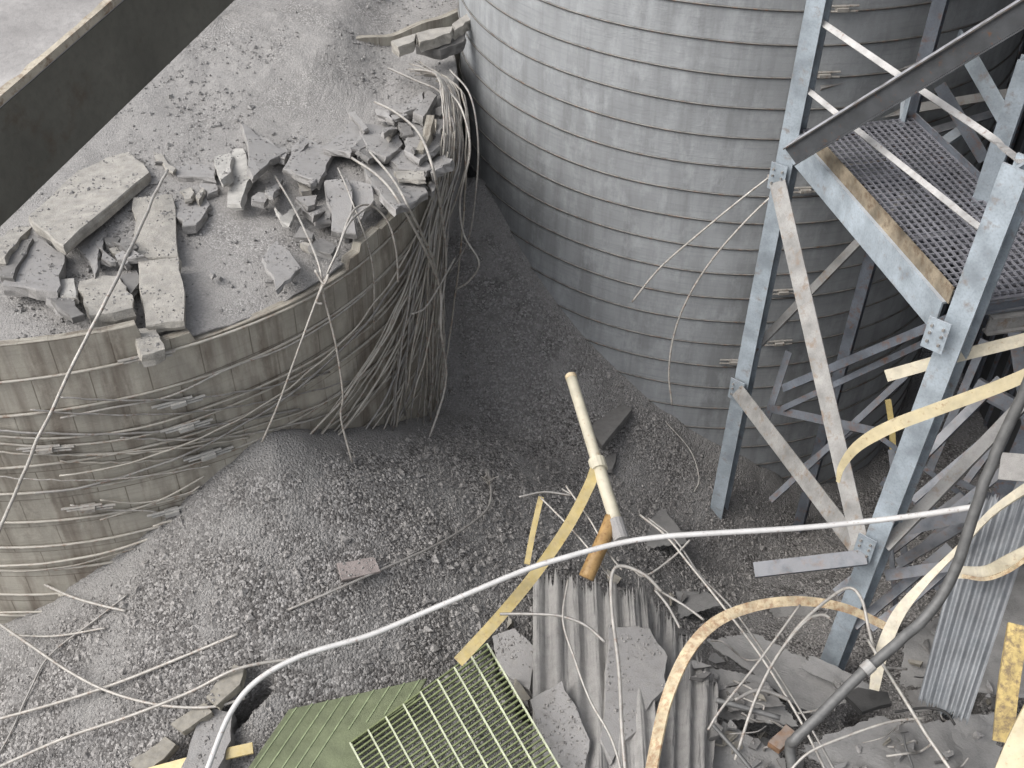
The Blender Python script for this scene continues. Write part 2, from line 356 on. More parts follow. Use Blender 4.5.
def corr_sheet(c00, c10, c11, c01, waves, amp, th, nu, nv, jag=0.0, bend=0.0, sag=0.0, crm=.2):
    c00, c10, c11, c01 = [np.asarray(c, float) for c in (c00, c10, c11, c01)]
    nrm = np.cross(c10-c00, c01-c00); nrm /= np.linalg.norm(nrm)
    if nrm[2] < 0: nrm = -nrm
    V = []; F = []
    js = [random.uniform(-1, 1)*jag for _ in range(nu+1)]; je = [random.uniform(-1, 1)*jag for _ in range(nu+1)]
    for side in (0, 1):
        for j in range(nv+1):
            for i in range(nu+1):
                u = i/nu; v = j/nv; vv = v*(1+je[i])+(1-v)*js[i]
                p = (c00*(1-u)+c10*u)*(1-vv)+(c01*(1-u)+c11*u)*vv
                o = amp*math.sin(2*math.pi*waves*u)+bend*math.sin(math.pi*v)+sag*math.sin(math.pi*u)+.10*crm*mnoise.noise(Vector((u*3.1, v*2.6, waves)))+.04*crm*mnoise.noise(Vector((u*11, v*9, waves)))
                V.append(p+nrm*(o-side*th))
    n = (nu+1)*(nv+1); W = nu+1
    for j in range(nv):
        for i in range(nu):
            a = j*W+i; F.append((a, a+1, a+1+W, a+W)); F.append((n+a, n+a+W, n+a+1+W, n+a+1))
    for i in range(nu):
        F.append((i, n+i, n+i+1, i+1)); a = nv*W+i; F.append((a, a+1, n+a+1, n+a))
    for j in range(nv):
        a = j*W; F.append((a, a+W, n+a+W, n+a)); a = j*W+nu; F.append((a, n+a, n+a+W, a+W))
    return V, F

# ================================================================ SETTING
def axis(lo, hi, step, far):
    c = np.arange(lo, hi+1e-6, step); out = [c]; d = step*2; x = hi; R1 = []
    while x < far: x += d; d *= 1.35; R1.append(x)
    x = lo; d = step*2; L1 = []
    while x > -far: x -= d; d *= 1.35; L1.append(x)
    return np.concatenate([np.array(L1[::-1]), c, np.array(R1)])
gx = axis(-8.6, 10.5, .05, 350); gy = axis(6.4, 22.6, .05, 350)
X, Y = np.meshgrid(gx, gy); Z = height_n(X, Y); Z += RNG.uniform(-.012, .012, Z.shape)*(np.hypot(X, Y-14) < 14)
nx, ny = len(gx), len(gy)
idx = np.arange(nx*ny).reshape(ny, nx)
Fq = np.stack([idx[:-1, :-1], idx[:-1, 1:], idx[1:, 1:], idx[1:, :-1]], -1).reshape(-1, 4)
def fastmesh(name, V, Fq, m, smooth=True):
    me = bpy.data.meshes.new(name); k = Fq.shape[1]
    me.vertices.add(len(V)); me.vertices.foreach_set('co', np.asarray(V, np.float32).ravel())
    me.loops.add(Fq.size); me.loops.foreach_set('vertex_index', Fq.ravel().astype(np.int32))
    me.polygons.add(len(Fq)); me.polygons.foreach_set('loop_start', (np.arange(len(Fq))*k).astype(np.int32))
    me.polygons.foreach_set('use_smooth', np.full(len(Fq), smooth))
    me.update(calc_edges=True); me.validate(); me.materials.append(MT[m])
    o = bpy.data.objects.new(name, me); COL.objects.link(o); return o
def fines(x, y):
    a = np.hypot(x-LS[0], y-LS[1])-LS[2]; b = np.hypot(x-RS[0], y-RS[1])-RS[2]; n = fbm(x+3, y+7, .8, 3)
    f = np.maximum(np.clip(1.1-(a+n*.6)/.75, 0, 1), np.clip(1.1-(b+n*.5)/.75, 0, 1))
    f = np.maximum(f, np.clip(.9-np.hypot(x+.9, y-18.3)/2.2+n*1.2, 0, .55))
    return np.maximum(f, np.clip((fbm(x+50, y+20, .9, 4)-.22)*5, 0, .5))
g = fastmesh('ground', np.stack([X, Y, Z], -1).reshape(-1, 3), Fq, 'coal'); _a = g.data.attributes.new('fines', 'FLOAT', 'POINT'); _a.data.foreach_set('value', fines(X, Y).ravel().astype(np.float32)); setp(g, 'heaps of spilled dark coal covering the ground', kind='structure')

# coal filling the top of the left silo and spilling back to the next silo
th_ = np.linspace(-math.pi, math.pi, 361)[:-1]; cx0, cy0 = -6.2, 22.4
def rim_r(a):
    seg = []
    for (ax, ay, ar) in ((LS[0], LS[1], 6.58), (-4.3, 21.4, 3.05), (-6.35, 28.0, 6.45)):
        dx, dy = cx0-ax, cy0-ay; b = dx*math.cos(a)+dy*math.sin(a); c = dx*dx+dy*dy-ar*ar; q = b*b-c
        if q > 0:
            # march outwards through touching circles
            seg.append((-b-q**.5, -b+q**.5))
    seg.sort(); best = 0
    for lo, hi in seg:
        if lo <= best+.05: best = max(best, hi)
    return best
rr_ = np.array([rim_r(a) for a in th_])
nr = 190; V = []; rad = np.linspace(0, 1, nr)**.8
for k in range(1, nr):
    x = cx0+rr_*rad[k]*np.cos(th_); y = cy0+rr_*rad[k]*np.sin(th_)
    V.append(np.stack([x, y, topz(x, y)+.04*fbm(x, y, .3, 2)+RNG.uniform(-.008, .008, x.shape)], -1))
for dz, s in ((-.5, 1.01), (-2.2, 1.03), (-5.0, 1.0)):
    x = cx0+rr_*np.cos(th_); y = cy0+rr_*np.sin(th_); inside = (np.hypot(x-LS[0], y-LS[1]) < 6.85) | (np.hypot(x-BS[0], y-BS[1]) < 6.85)
    s2 = np.where(inside, .955, s); x = cx0+rr_*s2*np.cos(th_); y = cy0+rr_*s2*np.sin(th_)
    V.append(np.stack([x, y, topz(x, y)+dz+.1*fbm(x*2, y+dz, .5, 2)], -1))
V = np.concatenate(V); m_ = nr-1+3; n_ = len(th_); V = np.vstack([V, [[cx0, cy0, topz(cx0, cy0)]]])
ii = np.arange(m_*n_).reshape(m_, n_); j2 = np.roll(ii, -1, 1)
Fq = np.stack([ii[:-1], ii[1:], j2[1:], j2[:-1]], -1).reshape(-1, 4)
cap = np.stack([ii[0], j2[0], np.roll(ii, -2, 1)[0], np.full(n_, len(V)-1)], -1)[::2]; Fq = np.vstack([Fq, cap])
o = fastmesh('coal_fill', V, Fq, 'topdust'); setp(o, 'flat bed of pale coal dust filling the top of the burst silo', 'coal', kind='stuff')

# gravel lumps
def lumps(name, pts, size, m, label, cat):
    n = len(pts); base = np.array([[1, 0, 0], [-1, 0, 0], [0, 1, 0], [0, -1, 0], [0, 0, .8], [0, 0, -.8]], float)
    F8 = np.array([[0, 2, 4], [2, 1, 4], [1, 3, 4], [3, 0, 4], [2, 0, 5], [1, 2, 5], [3, 1, 5], [0, 3, 5]])
    V = base[None]*size[:, None, None]*RNG.uniform(.55, 1.3, (n, 6, 1))
    ang = RNG.uniform(0, 6.28, n); c, s = np.cos(ang), np.sin(ang); tl = RNG.uniform(-.8, .8, n); c2, s2 = np.cos(tl), np.sin(tl)
    x = V[..., 0]*c[:, None]-V[..., 1]*s[:, None]; y = V[..., 0]*s[:, None]+V[..., 1]*c[:, None]; z = V[..., 2]
    y2 = y*c2[:, None]-z*s2[:, None]; z2 = y*s2[:, None]+z*c2[:, None]
    V = np.stack([x, y2, z2], -1)+pts[:, None, :]
    F = (F8[None]+6*np.arange(n)[:, None, None]).reshape(-1, 3)
    o = fastmesh(name, V.reshape(-1, 3), F, m, smooth=False); return setp(o, label, cat, kind='stuff')
N = 230000
px_ = RNG.uniform(-8, 9.5, N); py_ = RNG.uniform(7, 22.5, N); pz = height_n(px_, py_)
P = np.stack([px_, py_, pz], -1); u_, v_, z_ = project(P)
dens = fbm(px_, py_, 1.4, 3)
ok = (u_ > -20) & (u_ < 1044) & (v_ < 790) & (np.hypot(px_-LS[0], py_-LS[1]) > 6.75) & (np.hypot(px_-RS[0], py_-RS[1]) > 6.05) & (RNG.rand(N) < np.clip(.75+dens*1.6, .08, 1))
ok &= (RNG.rand(N) < np.clip(1.05-1.15*fines(px_, py_), .03, 1))
P = P[ok]; sz = np.clip(RNG.lognormal(math.log(.019), .58, len(P)), .008, .11)
lumps('coal_lumps', P, sz, 'lump', 'loose coal lumps strewn over the spilled heaps', 'coal')
N = 42000
px_ = RNG.uniform(-14, -1, N); py_ = RNG.uniform(11, 34, N)
a_ = np.arctan2(py_-cy0, px_-cx0); lim = np.interp(a_, th_, rr_)
ok = np.hypot(px_-cx0, py_-cy0) < lim*.985
px_, py_ = px_[ok], py_[ok]; dens = fbm(px_, py_, 1.1, 3); ok = RNG.rand(len(px_)) < np.clip(.35+dens*2.0, .03, 1); px_, py_ = px_[ok], py_[ok]
P = np.stack([px_, py_, topz(px_, py_)+.01], -1); sz = np.clip(RNG.lognormal(math.log(.018), .55, len(P)), .008, .09)
lumps('gravel', P, sz, 'lumpdark', 'scattered dark gravel on the dusty silo top', 'gravel')

# ---------------------------------------------------------------- silos
def arc(S, z, a0, a1, n, off=0.0): 
    return [np.array([S[0]+(S[2]+off)*math.cos(a), S[1]+(S[2]+off)*math.sin(a), z]) for a in np.linspace(a0, a1, n)]
def silo_wall(S, zb, topf, parent, m, thick=.14, n=360, nz=14, rough=0.0):
    V = []; F = []; UV = []
    an = np.linspace(0, 2*math.pi, n+1)
    tops = [topf(a) for a in an]
    for lev in range(nz+1):
        for i, a in enumerate(an):
            z = zb+(tops[i]-zb)*lev/nz; r = S[2]+rough*mnoise.noise(Vector((math.cos(a)*3, math.sin(a)*3, z*.8)))
            V.append((S[0]+r*math.cos(a), S[1]+r*math.sin(a), z)); UV.append((a*S[2], z-(H-10.148)+50*.5935))
    for i, a in enumerate(an):
        r = S[2]-thick; V.append((S[0]+r*math.cos(a), S[1]+r*math.sin(a), tops[i])); UV.append((a*S[2], tops[i]+50*.5935))
    for i, a in enumerate(an):
        r = S[2]-thick; V.append((S[0]+r*math.cos(a), S[1]+r*math.sin(a), zb)); UV.append((a*S[2], zb))
    W = n+1
    for l in range(nz+2):
        for i in range(n): a = l*W+i; F.append((a, a+1, a+1+W, a+W))
    return mk('wall', V, F, m, parent, uv=UV)
# left (burst) silo
Lr = H-10.148
ls = thing('silo', 'burst round concrete silo filled to its broken rim with coal, left', 'silo', (LS[0], LS[1], -2.6))
rst = random.Random(3); course = {}
def ltop(a):
    d = math.degrees(a); d = d-360 if d > 180 else d
    k = int(math.floor(d/5.3)); 
    if k not in course: course[k] = rst.uniform(-.05, .05)
    if -180 <= d < -64: return Lr+.60+.25*course[k]
    if -64 <= d < -58: return Lr+.2
    if -58 <= d < -34: return Lr+.03
    if -34 <= d < -22: return Lr+.25+course[k]*2
    if -22 <= d < 5: return Lr+.55+course[k]*5
    if 5 <= d < 60: return Lr-.3+course[k]*4
    return Lr
silo_wall(LS, -4, ltop, ls, 'left', n=720, nz=40, rough=.05)
def wobarc(S, zf, a0, a1, n=70, off=.03): return [np.array([S[0]+(S[2]+(off(a) if callable(off) else off))*math.cos(a), S[1]+(S[2]+(off(a) if callable(off) else off))*math.sin(a), zf(a)]) for a in np.linspace(a0, a1, n)]
for i, dz in enumerate((0, -.60, -1.64, -2.22, -2.80, -3.374, -3.966, -4.547, -5.125, -5.72, -6.3)):
    sagf = lambda a, dz=dz, i=i: Lr+dz+.025*math.sin(a*3+i*2.1)-.02*math.sin(a*7+i)
    V, F = tube(wobarc(LS, sagf, R_(-185), R_(-6 if i < 4 else 15)), .024, 6, 1); mk('hoop', V, F, 'hoopL', ls, True)
for (px, py) in ((178, 403), (186, 427), (45, 449), (88, 508), (208, 455), (172, 512), (146, 358)):     # hoop lugs
    c = cyl(px, py, LS, .07); a = math.atan2(c[1]-LS[1], c[0]-LS[0]); tg = np.array([-math.sin(a), math.cos(a), 0]); nr_ = np.array([math.cos(a), math.sin(a), 0]); mb = MB()
    for dz, ln, sh in ((.05, .3, -.08), (0, .36, .05), (-.05, .24, .12)):
        s0 = c+tg*(sh-ln)+np.array([0, 0, dz+.01]); s1 = c+tg*(sh+ln)+np.array([0, 0, dz-.01]); V, F = tube([s0, s1], .022, 6, 2); mb.add(V, F)
    V, F = sweep([c-tg*.11, c+tg*.11], rect(.07, .14), nr_, 1); mb.add(V, F)
    mb.build('hoop_lug', 'concw' if px > 150 else 'wire', ls)
# right silo
rs = thing('silo', 'tall intact light grey concrete silo ringed by evenly spaced steel hoops', 'silo', (RS[0], RS[1], -4))
silo_wall(RS, -5, lambda a: 14.5, rs, 'right', n=360, nz=40)
for k in range(-8, 23):
    z = 9.095-k*.5935
    V, F = tube(wobarc(RS, lambda a: z+.006*math.sin(a*9+k), R_(-200), R_(20), 110, .02), .019, 6, 1); mk('hoop', V, F, 'hoopR', rs, True)
for (px, py) in ((842, 9), (824, 75), (805, 190), (783, 292), (779, 343), (734, 362)):
    c = cyl(px, py, RS, .06); a = math.atan2(c[1]-RS[1], c[0]-RS[0]); tg = np.array([-math.sin(a), math.cos(a), 0]); nr_ = np.array([math.cos(a), math.sin(a), 0]); mb = MB()
    for dz in (.05, -.04):
        V, F = tube([c-tg*.3+np.array([0, 0, dz]), c+tg*.28+np.array([0, 0, dz])], .02, 6, 2); mb.add(V, F)
    V, F = sweep([c-tg*.1, c+tg*.1], rect(.06, .14), nr_, 1); mb.add(V, F); mb.build('hoop_lug', 'wire', rs)
# silo behind
bs = thing('silo', 'silo behind the burst one, buried in coal dust up to its broken rim', 'silo', (BS[0], BS[1], -4))
silo_wall(BS, -5, lambda a: 7.22+.1*mnoise.noise(Vector((a*8, 0, 0))), bs, 'left', n=240, nz=20)
# building closing the yard on the right, coloured dark and raised to shade it
bd = thing('building', 'dark clad building wall raised to shade the yard behind the steel tower', 'building', (19, 24, -4))
V, F = sweep([(12.6, 3, 6), (12.6, 36, 6)], rect(.4, 22), (-1, 0, 0), 1)
V = np.array([(12.4, 4, -4), (24, 4, -4), (24, 40, -4), (12.4, 40, -4), (12.4, 4, 27), (24, 4, 27), (24, 40, 27), (12.4, 40, 27)], float)
mk('wall', V, [(0, 3, 2, 1), (4, 5, 6, 7), (0, 1, 5, 4), (1, 2, 6, 5), (2, 3, 7, 6), (3, 0, 4, 7)], 'bldg', bd)
mb = MB()
for y in np.arange(4.5, 40, .6): V, F = sweep([(12.36, y, -4), (12.36, y, 27)], rect(.12, .06), (-1, 0, 0), 1); mb.add(V, F)
mb.build('cladding_rib', 'blued', bd)

# ================================================================ SLABS ON THE LEFT SILO
ZT = 7.12
def slab(label, pts, dz=.1, tilt=(0, 0), th=.09, m='conc', name='concrete_slab', cat='slab', group='broken slabs on the silo top', z=None, jit=.045):
    if group == 'broken slabs on the silo top' and name == 'concrete_slab': tilt = (tilt[0]*.7, -abs(tilt[1])*.9-.06); th = th*1.15
    P = planepoly(pts, (ZT if z is None else z)+dz, tilt); V, F = jag_slab(P, th*1.35, jit=jit)
    o = mk(name, V, F, m); return setp(o, label, cat, group)
slab('broad striped slab leaning below the dark overhead girder', [(28, 216), (63, 246), (150, 172), (116, 138)], .30, (.1, .05), .12, 'conch')
slab('upper half of the long pale stave lying on the silo top', [(133, 197), (172, 194), (178, 256), (137, 259)], .16, (0, .02), .12, 'conch', 'concrete_stave', 'stave')
slab('lower half of the long pale stave, nearer the rim', [(138, 260), (179, 257), (184, 321), (146, 326)], .17, (0, .04), .12, 'conch', 'concrete_stave', 'stave')
slab('narrow triangular shard between the striped slab and the pale stave', [(77, 247), (103, 219), (104, 236), (95, 275), (90, 262)], .14, (.2, 0), .07)
slab('grey square slab at the left frame edge above the rim', [(2, 284), (30, 233), (65, 254), (57, 292)], .22, (-.05, .1), .12)
slab('narrow pale stave end sloping down at the left frame edge', [(-6, 258), (-6, 240), (30, 219), (33, 226), (4, 258)], .26, (0, .2), .1, 'conch')
slab('dark broken stub beside the sloping stave end', [(0, 262), (22, 240), (33, 238), (13, 277), (0, 276)], .28, (.1, .1), .1, 'concd')
slab('pinkish beige flat slab just above the left rim', [(79, 281), (104, 275), (119, 276), (134, 300), (133, 308), (89, 316)], .24, (0, .1), .14, 'conch')
slab('dark corner chip between the pinkish slab and the pale stave', [(119, 276), (136, 270), (140, 280), (131, 294)], .12, (0, 0), .06, 'concd')
slab('small whitish chip between two slabs near left rim', [(57, 280), (74, 278), (76, 297), (60, 296)], .2, (.2, .1), .08, 'concw')
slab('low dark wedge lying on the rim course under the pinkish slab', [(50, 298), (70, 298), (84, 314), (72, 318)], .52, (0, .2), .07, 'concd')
slab('small beige block under the end of the pale stave', [(134, 329), (156, 327), (165, 349), (142, 356)], .1, (0, .1), .12, 'conch')
slab('large pale plate standing tilted in the middle of the silo top', [(241, 122), (286, 152), (270, 160), (253, 177)], .32, (-.25, .15), .08)
slab('bright white broken edge under the tilted plate', [(233, 148), (243, 148), (252, 176), (240, 204), (227, 203)], .18, (.3, 0), .09, 'concw')
slab('white wedge shaped chunk left of the tilted plate', [(213, 149), (232, 147), (231, 172), (221, 180)], .2, (.2, .2), .1, 'concw')
slab('buried slab with its dark broken edge showing left of the white wedge', [(172, 168), (190, 160), (215, 168), (215, 178), (177, 176)], .12, (0, .1), .08)
slab('thin sliver tipped against the buried slab', [(148, 148), (152, 145), (176, 168), (173, 172)], .16, (0, .1), .05, 'conch')
slab('rough grey chunk to the right of the pale stave head', [(174, 202), (204, 184), (210, 205), (196, 224), (182, 226)], .1, (0, .1), .1)
slab('small crumbled lump below the white wedge', [(199, 183), (216, 184), (218, 190), (208, 194)], .1, (0, .1), .07)
slab('broken plate between the tilted plate and the next slab', [(283, 168), (300, 134), (335, 152), (319, 183)], .22, (-.1, .15), .08)
slab('grey slab tucked behind the row of plates', [(323, 148), (334, 138), (357, 118), (366, 140), (351, 153)], .16, (0, .15), .08)
slab('slab at the right end of the plate row with light broken front', [(358, 120), (399, 132), (403, 144), (386, 157), (366, 149)], .16, (-.1, .18), .09)
slab('small block tilted up near the wire bundle', [(396, 110), (424, 91), (421, 106), (404, 113)], .22, (.1, .1), .09)
slab('dark standing block next to the wire bundle', [(413, 112), (428, 90), (437, 95), (423, 117)], .22, (-.1, .1), .12)
slab('flat pale chip behind the right slabs', [(388, 105), (406, 103), (405, 112), (391, 112)], .12, (0, .1), .05)
slab('upright stave fragment at the broken right rim', [(325, 180), (347, 178), (356, 234), (331, 231)], .42, (-.05, .25), .1, 'conc', 'concrete_stave', 'stave')
slab('second upright stave fragment, right beside the first', [(350, 180), (371, 184), (374, 200), (357, 224)], .38, (.1, .25), .09, 'conc', 'concrete_stave', 'stave')
slab('wide plate sloping over the right rim behind the wires', [(362, 160), (402, 160), (428, 192), (396, 210), (372, 186)], .3, (-.15, .2), .08)
slab('thin bright edged chip on the sloping plate', [(394, 171), (424, 171), (426, 179), (398, 179)], .42, (0, .1), .05, 'conch')
slab('dark square chip high on the right rim', [(398, 122), (412, 124), (413, 134), (402, 136)], .24, (0, .1), .06, 'concd')
slab('grey plate under the wires at the far right rim', [(408, 118), (446, 112), (440, 146), (420, 160), (404, 150)], .2, (-.1, .15), .08)
slab('slab above the wide sloping plate, with a notched edge', [(384, 150), (422, 150), (430, 170), (398, 168)], .22, (0, .15), .08)
slab('crooked sheet hanging over the rim hoop', [(262, 257), (277, 240), (301, 268), (276, 291)], .22, (-.1, .1), .05)
slab('dark zigzag shard left of the upright staves', [(308, 246), (321, 238), (337, 246), (331, 254), (316, 250)], .35, (0, .3), .06, 'concd')
slab('white tipped splinter between the plates and the crooked sheet', [(275, 207), (282, 216), (302, 202), (290, 224), (282, 222)], .16, (0, .1), .05, 'concw')
slab('small grey block half buried left of the upright staves', [(303, 208), (329, 204), (330, 219), (316, 221)], .1, (0, .1), .09)
slab('pale crumb of concrete at the centre of the silo top', [(298, 180), (310, 180), (312, 190), (301, 192)], .1, (0, .1), .05, 'conch')
for i, (pts, lab) in enumerate((([(391, 41), (416, 33), (414, 41), (398, 47)], 'short dark slab at the left end of the far broken rim'),
        ([(416, 33), (430, 29), (453, 26), (450, 33), (420, 42)], 'long pale slab in the middle of the far broken rim'),
        ([(452, 24), (466, 14), (481, -3), (484, 4), (470, 20), (454, 31)], 'curved slab at the right end of the far broken rim, top of picture'),
        ([(415, 44), (440, 38), (466, 30), (464, 41), (440, 50)], 'slab coloured dark for the shaded gap, sagging under the far broken rim'))):
    slab(lab, pts, .0, (0, .05), .16, 'conch' if i < 3 else 'concd', group='slabs of the far broken rim', z=7.75-.25*(i == 3))  # lowest slab takes a darker concrete to paint the shaded gap
rx = random.Random(17)
TONE = {'conc': 'grey', 'conch': 'beige', 'concd': 'dark', 'plate': 'dust grey', 'wood': 'wooden'}
LMK = {(292, 168): 'beside the tilted plate', (330, 190): 'around the upright staves', (365, 150): 'in the middle of the plate row', (405, 130): 'near the right end of the plate row', (430, 160): 'next to the wire bundle', (400, 185): 'on the wide sloping plate', (380, 120): 'behind the plate row', (345, 210): 'at the foot of the upright staves', (312, 230): 'left of the upright staves',
 (12, 250): 'by the sloping stave end', (60, 262): 'below the broad striped slab', (110, 262): 'between striped slab and pale stave', (66, 300): 'left of the pinkish slab', (125, 240): 'against the pale stave',
 (185, 178): 'by the buried slab', (215, 195): 'below the white wedge', (160, 165): 'above the pale stave', (262, 190): 'under the tilted plate'}
for (n_k, band, lab, grp) in ((26, [(292, 168), (330, 190), (365, 150), (405, 130), (430, 160), (400, 185), (380, 120), (345, 210), (312, 230)], 'grey fragment in the crowded pile of broken slabs along the right rim', 'fragments crowding the right rim'),
        (10, [(12, 250), (60, 262), (110, 262), (66, 300), (125, 240)], 'small slab fragment between the large slabs near the left frame edge', 'fragments between the left slabs'),
        (6, [(185, 178), (215, 195), (160, 165), (262, 190)], 'fragment scattered between the pale stave and the tilted plate', 'fragments in the middle of the silo top')):
    for i in range(n_k):
        c_ = rx.choice(band); u0 = c_[0]+rx.gauss(0, 12); v0 = c_[1]+rx.gauss(0, 9); s_ = rx.uniform(8, 17); ph = rx.uniform(0, 6.28); el = rx.uniform(.5, 1)
        pts = []
        for a in sorted(rx.uniform(0, 6.28) for _ in range(5)):
            pts.append((u0+s_*math.cos(a)*math.cos(ph)-s_*el*math.sin(a)*math.sin(ph), v0+.75*(s_*math.cos(a)*math.sin(ph)+s_*el*math.sin(a)*math.cos(ph))))
        dz_, tl_, th_0, mm_ = rx.uniform(.10, .26), (rx.uniform(-.35, .35), rx.uniform(-.45, .15)), rx.uniform(.06, .11), rx.choice(['conc', 'conc', 'conch', 'concd'])
        lab = '%s %s concrete fragment %s' % ('small' if s_ < 12 else 'larger', TONE[mm_], LMK[c_])
        slab(lab, pts, dz_, tl_, th_0, mm_, 'concrete_fragment', 'rubble', 'fragments '+LMK[c_])
# small crumbs on the top (countable)
rc = random.Random(5)
for i in range(26):
    u0, v0 = rc.choice([(300+rc.gauss(0, 45), 190+rc.gauss(0, 25)), (90+rc.gauss(0, 40), 262+rc.gauss(0, 14)), (400+rc.gauss(0, 18), 125+rc.gauss(0, 14)), (200+rc.gauss(0, 20), 175+rc.gauss(0, 12))])
    s = rc.uniform(3, 8); pts = [(u0+s*math.cos(a)*rc.uniform(.6, 1.2), v0+.7*s*math.sin(a)*rc.uniform(.6, 1.2)) for a in (.3, 1.4, 2.5, 3.8, 5.1)]
    slab('small concrete crumb among the broken slabs on the silo top', pts, .06, (rc.uniform(-.2, .2), rc.uniform(-.1, .2)), .07, rc.choice(['conc', 'conch', 'concd']), 'concrete_chunk', 'rubble', 'crumbs on the silo top')

# ================================================================ WIRES AND LOOSE HOOPS
def rod(label, P, r, m='rod', name='steel_rod', cat='rod', group=None, wob=.0, n=8):
    V, F = tube(P, r, 7, n, wob); o = mk(name, V, F, m, None, True); return setp(o, label, cat, group)
rw = random.Random(21)
def wp(x, y, ex=.12, Yt=17.75):
    D = ray(x, y); rr = LS[2]+ex; ox, oy = -LS[0], -LS[1]; a = D[0]**2+D[1]**2; b = ox*D[0]+oy*D[1]
    q = b*b-a*(ox*ox+oy*oy-rr*rr)
    return CAM+D*(-b-q**.5)/a if q > 0 else aty(x, y, Yt)
BL = 'thin grey rod in the tangled bundle hanging down the right edge of the burst silo'
for i in range(26):
    q = rw.gauss(0, 1); q = max(-1.8, min(1.8, q)); Yp = 17.7+.15*q+rw.uniform(-.1, .35); j = lambda s: rw.gauss(0, s)
    xb = 436-rw.random()**1.6*52
    ex = rw.uniform(.06, .32)
    P = [atz(424+q*9+j(3), 72+q*3+j(3), 7.3), aty(446+q*6, 80+q*3, Yp+1.5), aty(455+q*7, 104, Yp+.6), aty(455+q*7+j(2), 160, Yp)] + [wp(x, y, ex) for x, y in ((450*.6+xb*.4+q*7+j(3), 240), (450*.3+xb*.7+q*5+j(3), 330), (xb+q*3, 415+j(16)))]
    rr0 = rw.uniform(.010, .021); mm0 = rw.choice(['rod', 'wire', 'hoopL'])
    tone = {'rod': 'dull grey', 'wire': 'pale', 'hoopL': 'dusty tan'}[mm0]; where = 'right side' if q > .35 else ('left side' if q < -.35 else 'middle'); gg = '%s rods in the %s of the hanging bundle' % (tone, where)
    rod('%s %s rod, %s of the bundle hanging from the rim' % ('thick' if rr0 > .0155 else 'thin', tone, where), P, rr0, mm0, group=gg, wob=.03)
SL = 'slack hoop rod sweeping up the curved wall of the burst silo towards the bundle'
for i in range(15):
    zt = 7.2+rw.uniform(-.7, .3); drop = rw.uniform(2.2, 5.2); p = rw.uniform(1.5, 2.4); a0 = -100+rw.uniform(-10, 60); a1 = rw.uniform(-12, 4); z0 = zt-drop
    of = rw.uniform(.04, .14)
    P = []
    for k in range(26):
        s = k/25; a = R_(a0+(a1-a0)*s); z = z0+(zt-z0)*s**p; r = LS[2]+of+.22*s*rw.random()*0+.15*s*s
        P.append((LS[0]+r*math.cos(a), LS[1]+r*math.sin(a), z))
    rod(SL, P, rw.uniform(.014, .024), rw.choice(['rod', 'hoopL', 'hoopL']), group='slack hoop rods on the silo wall', wob=.03, n=2)
def wallrod(label, pts, r=.02, m='hoopL', ex=.06, **k): return rod(label, [cyl(x, y, LS, ex) for x, y in pts], r, m, **k)
wallrod('loose hoop sagging below the second hoop on the left silo wall', [(-10, 436), (60, 438), (140, 428), (205, 408), (262, 386), (330, 350), (390, 300), (430, 230)])
wallrod('loose hoop running double under the first sagging hoop', [(-10, 443), (60, 446), (150, 434), (240, 402), (320, 362), (385, 312), (425, 250)])
wallrod('pale slack rod crossing the rim courses of the left silo', [(60, 418), (110, 408), (170, 396), (230, 368), (290, 345), (350, 306), (410, 250)], .018, 'wire')
wallrod('slack rod ending over the mound beside the burst silo', [(50, 455), (130, 452), (200, 442), (260, 425), (330, 400), (385, 360)], .016)
for i, (z0_, sg, x0, x1) in enumerate(((430, 14, -10, 300), (452, 10, -10, 250), (476, 12, -10, 210), (398, 16, 60, 330), (410, 20, 30, 350), (440, 16, 120, 330), (462, 8, 60, 235))):
    pts = [(x0+(x1-x0)*k/7, z0_-1.9e-4*max(0, x0+(x1-x0)*k/7)**2*(1+.25*k/7)+sg*math.sin(math.pi*k/7)*.5) for k in range(8)]
    wallrod('thin sagging hoop lying slack against the lower wall of the burst silo', pts, rw.uniform(.012, .02), rw.choice(['hoopL', 'wire', 'rod']), rw.uniform(.04, .1), wob=.02, group='thin sagging hoops on the left silo wall')
wallrod('bent rod end low on the left silo wall', [(70, 505), (110, 510), (150, 511), (168, 518)], .016, 'wire')
wallrod('short paired rod beside the bent end', [(100, 500), (140, 503), (185, 494), (200, 486)], .016, 'hoopL')
wallrod('lower slack rod grazing the mound crest', [(100, 520), (160, 500), (205, 476)], .016)
rod('long pale wire hanging from the pale stave down past the left silo wall', [atz(167, 170, 7.5), atz(150, 205, 7.6), at(122, 268, 14.6), at(80, 350, 14.2), at(38, 440, 14.2), at(10, 505, 14.4), at(-12, 560, 14.6)], .024, 'wire', wob=.02)
rod('pale wire kinked at the rim and hanging to the mound, left strand', [aty(372, 204, 15.2), aty(350, 222, 14.2), aty(337, 252, 13.6), aty(321, 288, 13.3), aty(300, 345, 12.9), aty(278, 405, 12.6), aty(262, 442, 12.5)], .018, 'wire')
rod('pale wire crossing the kink and hanging to the mound, right strand', [atz(275, 176, 7.3), atz(296, 212, 7.4), aty(318, 262, 13.5), aty(324, 296, 13.3), aty(336, 345, 13.2), aty(343, 395, 13.1), aty(341, 418, 13.1), aty(352, 462, 12.9)], .018, 'wire')
for k, (dx, lab) in enumerate(((0, 'short wire binding the two hanging strands at the kink'),)):
    rod(lab, [aty(315, 270, 13.35), aty(324, 284, 13.25), aty(328, 275, 13.3), aty(317, 300, 13.2), aty(322, 304, 13.2)], .02, 'wire')
rod('arched light wire springing from the upright stave fragment', [aty(337, 256, 13.7), aty(345, 228, 14.2), aty(356, 208, 14.8), aty(372, 206, 15.2), aty(388, 222, 15.2), aty(396, 250, 15.1), aty(398, 282, 15.0)], .018, 'wire')
